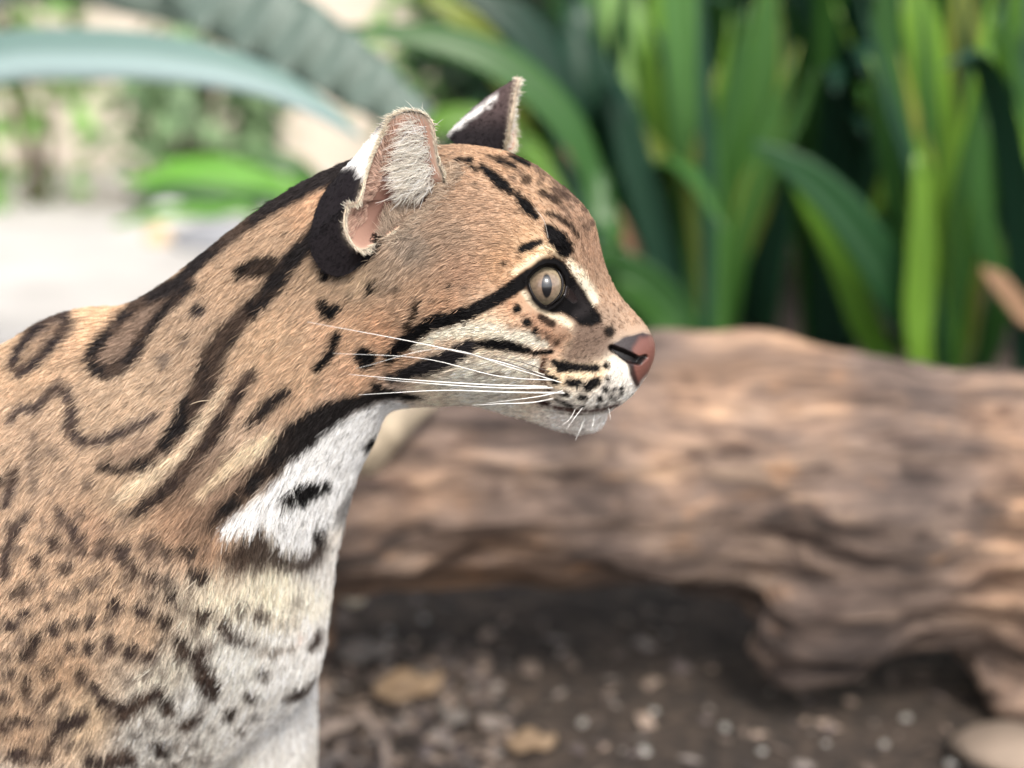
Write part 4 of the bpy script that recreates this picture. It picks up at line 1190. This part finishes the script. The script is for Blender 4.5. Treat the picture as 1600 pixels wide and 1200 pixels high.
# lids: a dark ring round each eye, joined to the body mesh
def eyelid(C, mirror):
    pts = []
    for (x, y) in EYE:
        d = ray(x, y); d /= np.linalg.norm(d)
        o = CAM - EC
        b = o @ d; cc = o @ o - (ER * 1.0) ** 2
        disc = b * b - cc
        t = -b - math.sqrt(max(disc, 0))
        ts_ = (surf(x, y)[0] - CAM) @ d + 0.0012
        pts.append(CAM + d * (min(t, ts_) if disc > 0 else ts_))
    pts = np.array(pts)
    m = pts.mean(0)
    pts = m + (pts - m) * 1.06 - vd * 0.0003
    if mirror:
        Lx = lat(853.0)
        wv_ = (float(plane_y(853)) - m[1]) / 1.0
        pts = pts - 2 * np.outer((pts - cat_pt(853, 447, 0)) @ Lx, Lx)
    pp = np.vstack([pts[-1:], pts, pts[:2]])
    s = spline(pp, (len(pp) - 1) * 5 + 1)[5:-5][:-1]
    n, k = len(s), 8
    T = np.roll(s, -1, 0) - np.roll(s, 1, 0); T /= np.linalg.norm(T, axis=1, keepdims=True)
    ax = -vd if not mirror else -vd * np.array([1, -1, 1])
    A = np.cross(T, ax); A /= np.linalg.norm(A, axis=1, keepdims=True)
    V = np.array([s[i] + 1.9 * SPX * (math.cos(j * 6.2832 / k) * A[i] + math.sin(j * 6.2832 / k) * ax) for i in range(n) for j in range(k)])
    F = [(i * k + j, i * k + (j + 1) % k, ((i + 1) % n) * k + (j + 1) % k, ((i + 1) % n) * k + j) for i in range(n) for j in range(k)]
    return V, F
for mirror in (False, True):
    V, F = eyelid(EC, mirror)
    eV.append(V); eF += [tuple(i + offv for i in f) for f in F]; eC.append(np.tile(lin((22, 18, 18)), (len(V), 1))); offv += len(V)

Pm, side, wv = fold(co)
body_col = coat(project(Pm))
bf = [tuple(p.vertices) for p in body.polygons]
allV = np.vstack([co] + eV)
allC = np.vstack([body_col] + eC)
gl = np.full(len(allV), 0.75)
qb = project(Pm)
nosek = sstep(2, -3, poly_sd(qb, NOSE))
gl[:nb] = np.where(nosek > .3, 0.38, 0.75)
allC[:nb] *= np.where(nosek > .3, 1.0, .74)[:, None]      # skin under the fur darkened, standing in for shade between hairs
gl[:nb] = np.where(stroke_sd(qb, CARUNCLE) < 2, .2, gl[:nb])
gl[-sum(len(v) for v in eV[2:]):] = 0.45
m, ns, ls, b = new_mat('ocelot_skin')
a1 = ns.new('ShaderNodeAttribute'); a1.attribute_name = 'col'
a2 = ns.new('ShaderNodeAttribute'); a2.attribute_name = 'rough'
ls.new(a1.outputs['Color'], b.inputs['Base Color']); ls.new(a2.outputs['Fac'], b.inputs['Roughness'])
nz_ = ns.new('ShaderNodeTexNoise'); nz_.inputs['Scale'].default_value = 900
tc_ = ns.new('ShaderNodeTexCoord'); ls.new(tc_.outputs['Object'], nz_.inputs['Vector'])
bp = ns.new('ShaderNodeBump'); bp.inputs['Strength'].default_value = .25; bp.inputs['Distance'].default_value = .0006
ls.new(nz_.outputs[0], bp.inputs['Height']); ls.new(bp.outputs[0], b.inputs['Normal'])
sm_ = ns.new('ShaderNodeMapRange'); sm_.inputs['From Min'].default_value = .2; sm_.inputs['From Max'].default_value = .7; sm_.inputs['To Min'].default_value = .5; sm_.inputs['To Max'].default_value = .08
ls.new(a2.outputs['Fac'], sm_.inputs['Value']); ls.new(sm_.outputs[0], b.inputs['Specular IOR Level'])
SKIN = m
root = empty('ocelot', (float(cat_pt(150, 900)[0]), Y0, 0))
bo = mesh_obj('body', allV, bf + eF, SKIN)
adopt(bo, root)
ca = bo.data.color_attributes.new('col', 'FLOAT_COLOR', 'POINT')
ca.data.foreach_set('color', np.c_[allC, np.ones(len(allC))].ravel())
ra = bo.data.attributes.new('rough', 'FLOAT', 'POINT'); ra.data.foreach_set('value', gl)
tag(root, 'spotted ocelot in profile with black stripes, white throat and amber eye', 'ocelot')

# ------------------------------------------------------------------ eyes
def eye_material():
    m, ns, ls, b = new_mat('ocelot_eye')
    tc = ns.new('ShaderNodeTexCoord')
    sp = ns.new('ShaderNodeSeparateXYZ'); ls.new(tc.outputs['Object'], sp.inputs[0])
    def math_(op, a, b_=None):
        n = ns.new('ShaderNodeMath'); n.operation = op
        for i, v in enumerate((a, b_)):
            if v is None: continue
            if isinstance(v, (int, float)): n.inputs[i].default_value = v
            else: ls.new(v, n.inputs[i])
        return n.outputs[0]
    x = math_('DIVIDE', sp.outputs[0], ER); y = math_('DIVIDE', sp.outputs[1], ER)
    r = math_('SQRT', math_('ADD', math_('MULTIPLY', x, x), math_('MULTIPLY', y, y)))
    px, py = math_('DIVIDE', math_('SUBTRACT', x, .04), .245), math_('DIVIDE', y, .56)
    pr = math_('ADD', math_('MULTIPLY', px, px), math_('POWER', math_('ABSOLUTE', py), 1.6))
    iris = ramp(ns, [(0.0, (0.14, 0.085, 0.058)), (0.35, (0.21, 0.145, 0.10)), (0.65, (0.25, 0.19, 0.13)), (0.86, (0.34, 0.28, 0.18)), (0.93, (0.09, 0.065, 0.045)), (0.97, (0.02, 0.015, 0.014))])
    ls.new(r, iris.inputs[0])
    n = ns.new('ShaderNodeTexNoise'); n.inputs['Scale'].default_value = 600; n.inputs['Detail'].default_value = 4
    ls.new(tc.outputs['Object'], n.inputs['Vector'])
    r2 = ramp(ns, [(.3, (.75, .75, .75)), (.7, (1.2, 1.2, 1.2))]); ls.new(n.outputs[0], r2.inputs[0])
    mu = ns.new('ShaderNodeMix'); mu.data_type = 'RGBA'; mu.blend_type = 'MULTIPLY'; mu.inputs[0].default_value = 1
    ls.new(iris.outputs[0], mu.inputs[6]); ls.new(r2.outputs[0], mu.inputs[7])
    pm = ns.new('ShaderNodeMapRange'); pm.inputs['From Min'].default_value = .85; pm.inputs['From Max'].default_value = 1.15
    ls.new(pr, pm.inputs['Value'])
    mx = ns.new('ShaderNodeMix'); mx.data_type = 'RGBA'
    ls.new(pm.outputs[0], mx.inputs[0]); mx.inputs[6].default_value = (.006, .006, .008, 1); ls.new(mu.outputs[2], mx.inputs[7])
    ls.new(mx.outputs[2], b.inputs['Base Color'])
    b.inputs['Roughness'].default_value = .35
    b.inputs['Coat Weight'].default_value = 1.0
    b.inputs['Coat Roughness'].default_value = .015
    b.inputs['Coat IOR'].default_value = 1.45
    return m
EYEM = eye_material()
bm = bmesh.new(); bmesh.ops.create_uvsphere(bm, u_segments=48, v_segments=32, radius=ER)
for v in bm.verts:                       # cornea bulge
    rr_ = math.hypot(v.co.x, v.co.y) / ER
    if v.co.z > 0: v.co.z += ER * .10 * max(0, 1 - (rr_ / .75) ** 2)
eme = bpy.data.meshes.new('eye'); bm.to_mesh(eme); bm.free()
eme.polygons.foreach_set('use_smooth', np.ones(len(eme.polygons), bool)); eme.materials.append(EYEM)
gaze = Vector((0.04, -1.0, 0.20)).normalized()
for mirror in (False, True):
    o = bpy.data.objects.new('eye', eme); COL.objects.link(o)
    g, c = gaze, EC
    if mirror:
        Lx = lat(853.0)
        c = EC - 2 * ((EC - cat_pt(853, 447, 0)) @ Lx) * Lx
        gg = np.array(gaze); gg = gg - 2 * (gg @ Lx) * Lx; g = Vector(gg)
    o.location = c
    rz = g.to_track_quat('Z', 'Y')
    o.rotation_mode = 'QUATERNION'; o.rotation_quaternion = rz
    adopt(o, root)
    o['label'] = 'amber brown eye with upright dark pupil'

# ------------------------------------------------------------------ fur
FLOW = [(985, 500, -.5, -.85, 3.4, .4), (945, 440, -.4, -.9, 4.2, .38), (915, 340, -.6, -.8, 4.6, .32), (860, 290, -.85, -.5, 4.5, .3), (780, 255, -.95, -.2, 5, .3), (850, 392, -.9, -.4, 4.4, .3), (760, 360, -.95, .15, 6, .32), (690, 390, -.85, .5, 8, .4), (640, 400, -.6, .75, 9, .45), (780, 480, -1, .2, 4.5, .28), (840, 515, -.95, .35, 4.4, .32), (900, 480, -.5, .1, 3.0, .25), (930, 535, -.8, .45, 3.6, .4),
        (945, 600, -.6, .75, 4.2, .45), (975, 585, -.5, .8, 3.6, .45), (880, 605, -.95, .3, 4.0, .4), (930, 665, -.5, .85, 3.5, .35), (740, 590, -.95, .3, 7, .3), (680, 540, -.95, .35, 6.5, .3), (640, 610, -.9, .45, 8, .3), (600, 500, -.85, .5, 7.5, .3), (560, 470, -.75, .65, 8, .3), (540, 350, -.6, .8, 6, .3), (450, 400, -.7, .7, 9, .33), (400, 340, -.8, .6, 8, .3), (300, 520, -.65, .75, 9.5, .33), (200, 600, -.7, .7, 9.5, .33), (150, 500, -.9, .3, 9, .3),
        (60, 620, -.7, .7, 9, .33), (60, 850, -.55, .8, 8.5, .3), (150, 1000, -.45, .9, 9, .3), (350, 1000, -.25, .97, 13, .38), (420, 930, -.1, 1, 14, .42), (520, 700, -.55, .85, 9, .3), (440, 820, -.05, 1, 15, .42), (490, 860, .1, 1, 13, .4), (500, 1000, .0, 1, 10, .33), (480, 1180, -.1, 1, 9, .3), (380, 740, -.65, .75, 11, .35), (250, 780, -.65, .75, 10, .33), (250, 1150, -.3, .95, 12, .38),
        (-300, 700, -1, .3, 11, .3), (-900, 700, -1, .3, 11, .3), (-400, 1200, -.8, .5, 14, .35), (100, 1500, -.1, 1, 8, .3), (-960, 1500, -.1, 1, 8, .3), (-1700, 1300, -.7, .7, 12, .35)]
FL = np.array(FLOW)
def flow(q):
    o = np.zeros((len(q), 4)); ws = np.zeros(len(q))
    for f in FL:
        d2 = (q[:, 0] - f[0]) ** 2 + (q[:, 1] - f[1]) ** 2
        wt = 1 / (d2 + 400.0) ** 1.8
        o += wt[:, None] * f[2:]; ws += wt
    return o / ws[:, None]

curve_pos, curve_rad, curve_col = [], [], []
def emit(root_p, nrm_p, dir_p, L, lift, col, rad, wob=0.27, clump=.6, cell=0.0026, bend=0.5):
    n = len(root_p)
    d = dir_p + rng.normal(0, wob, (n, 3))
    d -= nrm_p * (d * nrm_p).sum(1)[:, None]
    d /= np.linalg.norm(d, axis=1, keepdims=True) + 1e-9
    L = L * rng.uniform(.45, 1.2, n) * np.where(rng.random(n) < .05, 1.45, 1.0)
    lf = lift * rng.uniform(.5, 1.5, n)
    L = L * .84
    ts = np.array([0, .35, .7, 1.0])
    Pp = root_p[:, None] - nrm_p[:, None] * 0.0004 + d[:, None] * (L[:, None, None] * ts[None, :, None]) + nrm_p[:, None] * (L * lf)[:, None, None] * (ts * (1 - bend * ts))[None, :, None]
    if clump:
        wq = root_p + (np.stack([vnoise(root_p * 300), vnoise(root_p * 300 + 31), vnoise(root_p * 300 + 77)], 1) - .5) * cell * 1.6
        key = np.floor(wq / cell).astype(np.int64)
        k1 = key[:, 0] * 73856093 ^ key[:, 1] * 19349663 ^ key[:, 2] * 83492791
        _, inv = np.unique(k1, return_inverse=True)
        cnt = np.bincount(inv)
        tip = np.stack([np.bincount(inv, Pp[:, 3, a]) / cnt for a in range(3)], 1)[inv]
        dv = np.clip(tip - Pp[:, 3], -.004, .004)
        Pp = Pp + dv[:, None] * (clump * ts ** 2)[None, :, None]
        cv = rng.uniform(.86, 1.14, cnt.shape[0])[inv]
    else:
        cv = np.ones(n)
    c = col * (cv * rng.uniform(.68, 1.32, n) * np.where(rng.random(n) < .10, .5, 1.0))[:, None]
    c = c + (rng.random(n) < .22)[:, None] * np.array([.012, .011, .011])
    curve_pos.append(Pp); curve_col.append(np.clip(c, 0, .96))
    curve_rad.append((rad * rng.uniform(.75, 1.25, n))[:, None] * np.array([1.0, .95, .7, .15])[None])

def sample_fur(N_view, N_rest):
    me = body
    me.calc_loop_triangles()
    tri = np.empty(len(me.loop_triangles) * 3, int); me.loop_triangles.foreach_get('vertices', tri); tri = tri.reshape(-1, 3)
    vn = np.empty(len(me.vertices) * 3); me.vertices.foreach_get('normal', vn); vn = vn.reshape(-1, 3)
    A, B, C = co[tri[:, 0]], co[tri[:, 1]], co[tri[:, 2]]
    ar = np.linalg.norm(np.cross(B - A, C - A), axis=1) / 2
    cen = (A + B + C) / 3
    qc = project(cen)
    nn = vn[tri[:, 0]]
    fc = (nn * (CAM - cen)).sum(1) / np.linalg.norm(CAM - cen, axis=1)
    view = (fc > -.22) & (qc[:, 0] > -400) & (qc[:, 1] < 1400)
    for sel, N, rs_ in ((view, N_view, 1.0), (~view, N_rest, 1.6)):
        wgt = ar * sel
        headk = ((qc[:, 0] > 600) & (qc[:, 1] < 720))
        wgt = wgt * np.where(headk, 1.7, 1.0) * np.where((qc[:, 0] < -60) | (qc[:, 1] > 1250), .6, 1.0)
        cdf = np.cumsum(wgt); cdf /= cdf[-1]
        ti = np.minimum(np.searchsorted(cdf, rng.random(N)), len(cdf) - 1)
        r1, r2 = np.sqrt(rng.random(N)), rng.random(N)
        wa, wb, wc = 1 - r1, r1 * (1 - r2), r1 * r2
        P = A[ti] * wa[:, None] + B[ti] * wb[:, None] + C[ti] * wc[:, None]
        Nn = vn[tri[ti, 0]] * wa[:, None] + vn[tri[ti, 1]] * wb[:, None] + vn[tri[ti, 2]] * wc[:, None]
        Nn /= np.linalg.norm(Nn, axis=1, keepdims=True)
        Pm, sd, wv = fold(P)
        q = project(Pm)
        keep = (poly_sd(q, EYE) > 4.5) & (poly_sd(q, NOSE) > -1.5)
        hollow = stroke_sd(q, [(625, 312, 22), (650, 270, 30)])
        keep &= (hollow > 0) & (poly_sd(q, OPEN) > 0) & (stroke_sd(q, CARUNCLE) > 0)
        P, Nn, q, sd, wv = P[keep], Nn[keep], q[keep], sd[keep], wv[keep]
        f = flow(q)
        d = f[:, :1] * RGT + -f[:, 1:2] * UPV
        Lx = lat(q[:, 0])
        d = np.where((sd < 0)[:, None], d - 2 * (d * Lx).sum(1)[:, None] * Lx, d)
        L = f[:, 2] * .001
        L = L * np.clip((poly_sd(q, EYE) - 2) / 16, .4, 1) * np.clip((poly_sd(q, NOSE) + 8) / 18, .55, 1)
        dn = np.hypot(f[:, 0], f[:, 1])[:, None]
        qm = q + f[:, :2] / dn * (L / SPX * .55)[:, None]
        colr = coat(qm)
        rad = np.interp(L, [.002, .006, .014], [.00015, .00016, .00016]) * rs_
        emit(P, Nn, d, L, f[:, 3], colr, rad)
sample_fur(280000, 80000)

def ear_hair(E, white, near):
    G, F, nv = E
    rows, nu = G.shape[:2]
    dU = np.roll(G, -1, 1) - np.roll(G, 1, 1)
    dV = np.gradient(G, axis=0)
    Nn = np.cross(dU, dV); Nn /= np.linalg.norm(Nn, axis=2, keepdims=True) + 1e-12
    # outer fur
    def pick(n, r0, r1, u0, u1):
        r = rng.uniform(r0, r1, n); u = rng.uniform(u0, u1, n) * nu
        ri = np.minimum(r.astype(int), rows - 2); ui = u.astype(int) % nu
        fr, fu = (r - ri)[:, None], (u - np.floor(u))[:, None]
        a = G[ri, ui] * (1 - fr) * (1 - fu) + G[ri + 1, ui] * fr * (1 - fu) + G[ri, (ui + 1) % nu] * (1 - fr) * fu + G[ri + 1, (ui + 1) % nu] * fr * fu
        return a, Nn[ri, ui], dV[ri, ui] / (np.linalg.norm(dV[ri, ui], axis=1, keepdims=True) + 1e-12), dU[ri, ui] / (np.linalg.norm(dU[ri, ui], axis=1, keepdims=True) + 1e-12)
    cenr = G[nv - 1].mean(0)
    n = 15000 if near else 7000
    a, no, dv, du = pick(n, nv + .3, rows - 1.01, 0, 1)
    sgn = np.sign((no * (a - (G[-1].mean(0) * .5 + G[nv - 1].mean(0) * .5))).sum(1))[:, None]
    no = no * sgn
    emit(a, no, -dv * .3 + np.array([-.5, 0, .1]) - .4 * UPV, np.full(n, .0042), np.full(n, .3), ear_out_col(project(a), white), np.full(n, .00009))
    # rim fuzz
    n = 5200 if near else 2600
    a, no, dv, du = pick(n, nv - 1.0, nv + .8, 0, 1)
    ow = a - cenr; ow /= np.linalg.norm(ow, axis=1, keepdims=True)
    emit(a, ow, du * .7 + rng.normal(0, .3, (n, 3)), rng.uniform(.0018, .0045, n), np.full(n, .6), np.tile(lin((240, 226, 206)), (n, 1)), np.full(n, .00008), clump=0)
    if near:
        # pale tufts inside the front edge, sweeping back over the opening
        n = 1500
        a, no, dv, du = pick(n, nv * .28, nv - 2.2, .96, 1.20)
        tow = np.array(CAM) - a; tow /= np.linalg.norm(tow, axis=1, keepdims=True)
        d = RGT * -.8 + UPV * rng.normal(-.30, .35, n)[:, None]
        emit(a, tow, d, rng.uniform(.007, .017, n), np.full(n, .5), np.tile(lin((244, 236, 224)), (n, 1)), np.full(n, .00009), wob=.55, clump=.6, cell=.003, bend=.8)
        n = 1700
        a, no, dv, du = pick(n, nv * .35, nv - .6, .74, .97)
        d = RGT * rng.normal(-.45, .4, n)[:, None] + UPV * rng.normal(.5, .35, n)[:, None]
        emit(a, tow[:1].repeat(n, 0), d, rng.uniform(.005, .011, n), np.full(n, .45), np.tile(lin((186, 168, 150)), (n, 1)), np.full(n, .00009), wob=.35, clump=.5, cell=.003, bend=.8)
        n = 1500
        a, no, dv, du = pick(n, nv * .4, nv - .8, .22, .62)
        emit(a, tow[:1].repeat(n, 0), (cenr - a) / np.linalg.norm(cenr - a, axis=1, keepdims=True), np.full(n, .004), np.full(n, .3), np.tile(lin((214, 184, 166)), (n, 1)), np.full(n, .00008))
    else:
        n = 900
        a, no, dv, du = pick(n, nv * .5, nv + .3, 0, .45)
        emit(a, np.tile([.5, -.6, .2], (n, 1)) / .806, np.tile(RGT * .9 + UPV * .1, (n, 1)), rng.uniform(.003, .0065, n), np.full(n, .3), np.tile(lin((248, 242, 230)), (n, 1)), np.full(n, .00009), wob=.3)
# tuft before the ear, over the front edge of the opening
ln = spline([(604, 372), (628, 362), (660, 334), (688, 302), (706, 276), (716, 262)], 40)
a_, n_, c_ = [], [], []
for k in range(2600):
    t = ln[rng.integers(40)] + rng.normal(0, 6, 2) + np.array([2, 3])
    if k < 40: pass
    a_.append(t)
a_ = np.array(a_)
ids = near_ids[(qn[near_ids, 0] > 560) & (qn[near_ids, 0] < 760) & (qn[near_ids, 1] > 230) & (qn[near_ids, 1] < 420)]
d2 = ((qn[ids][None] - a_[:, None]) ** 2).sum(2)
kk = ids[d2.argmin(1)]
dd = RGT * rng.normal(-.8, .25, len(kk))[:, None] + UPV * rng.normal(.15, .4, len(kk))[:, None]
tc3 = coat(a_) * .5 + lin((206, 190, 170)) * .5
emit(co[kk] + rng.normal(0, .0006, (len(kk), 3)), nrm[kk], dd, rng.uniform(.005, .011, len(kk)), np.full(len(kk), .5), tc3, np.full(len(kk), .00013), wob=.3, cell=.003, bend=.8)
ear_hair(E1, W1, True)
ear_hair(E2, W2, False)

POS = np.concatenate(curve_pos); RAD = np.concatenate(curve_rad); CC = np.concatenate(curve_col)
hc = bpy.data.hair_curves.new('fur')
hc.add_curves([4] * len(POS))
hc.attributes['position'].data.foreach_set('vector', POS.reshape(-1).astype(np.float32))
ra = hc.attributes.get('radius') or hc.attributes.new('radius', 'FLOAT', 'POINT')
ra.data.foreach_set('value', RAD.reshape(-1).astype(np.float32))
ca = hc.attributes.new('col', 'FLOAT_COLOR', 'CURVE')
ca.data.foreach_set('color', np.c_[CC, np.ones(len(CC))].reshape(-1).astype(np.float32))
m, ns, ls, b = new_mat('fur')
a1 = ns.new('ShaderNodeAttribute'); a1.attribute_name = 'col'
hi = ns.new('ShaderNodeHairInfo')
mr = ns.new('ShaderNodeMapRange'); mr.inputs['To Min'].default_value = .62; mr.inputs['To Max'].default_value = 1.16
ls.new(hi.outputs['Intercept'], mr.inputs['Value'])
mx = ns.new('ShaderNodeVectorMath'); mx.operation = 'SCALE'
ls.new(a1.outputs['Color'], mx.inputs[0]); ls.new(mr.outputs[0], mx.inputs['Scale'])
ls.new(mx.outputs[0], b.inputs['Base Color'])
b.inputs['Roughness'].default_value = .5
b.inputs['Specular IOR Level'].default_value = .13
tr = ns.new('ShaderNodeBsdfTranslucent'); ls.new(mx.outputs[0], tr.inputs[0])
ms = ns.new('ShaderNodeMixShader'); ms.inputs[0].default_value = .30
ls.new(b.outputs[0], ms.inputs[1]); ls.new(tr.outputs[0], ms.inputs[2]); ls.new(ms.outputs[0], ns['Material Output'].inputs['Surface'])
hc.materials.append(m)
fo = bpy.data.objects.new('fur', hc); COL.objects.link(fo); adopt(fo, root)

# ------------------------------------------------------------------ whiskers
WHK = plain('whisker_white', (.86, .84, .80), .3, .03)
WHD = plain('whisker_dark', (.10, .08, .07), .35, .1)
def whisker(pts, r, mat, out=.03):
    S, N_ = surf(*pts[0])
    dep0 = S[1]
    path = [S - N_ * .001]
    for k, p in enumerate(pts[1:]):
        t = (k + 1) / (len(pts) - 1)
        path.append(at(p[0], p[1], dep0 - .008 - out * t))
    P = spline(path, 20)
    v, f = tube(P, np.linspace(r, r * .12, 20), 6)
    adopt(mesh_obj('whisker', v, f, mat), root)
for pts, r, mat in [
    ([(852, 588), (760, 560), (640, 533), (480, 503)], .00040, WHK), ([(856, 592), (790, 566), (700, 548), (640, 545)], .00030, WHD), ([(862, 584), (800, 562), (730, 551)], .00028, WHD),
    ([(858, 606), (760, 601), (650, 594), (545, 585)], .00046, WHK), ([(866, 608), (780, 606), (680, 600), (590, 592)], .00044, WHK), ([(884, 616), (800, 613), (690, 610), (560, 617)], .00048, WHK),
    ([(866, 625), (830, 629), (780, 631), (738, 633)], .00042, WHK), ([(880, 612), (850, 618), (810, 624), (760, 630)], .00036, WHK),
    ([(870, 596), (780, 588), (660, 560), (520, 552)], .00030, WHK), ([(880, 600), (800, 575), (690, 545), (556, 576)], .00026, WHK),
    ([(912, 638), (900, 650), (884, 672)], .00026, WHK), ([(914, 652), (908, 668), (899, 688)], .00026, WHK), ([(930, 646), (927, 660), (924, 674)], .00024, WHK), ([(952, 638), (953, 648), (954, 656)], .00022, WHK), ([(900, 640), (890, 655), (878, 664)], .00022, WHK),
    ([(858, 372), (850, 345), (835, 325)], .00018, WHK)]:
    whisker(pts, r, mat, .03 if len(pts) > 3 else .006)
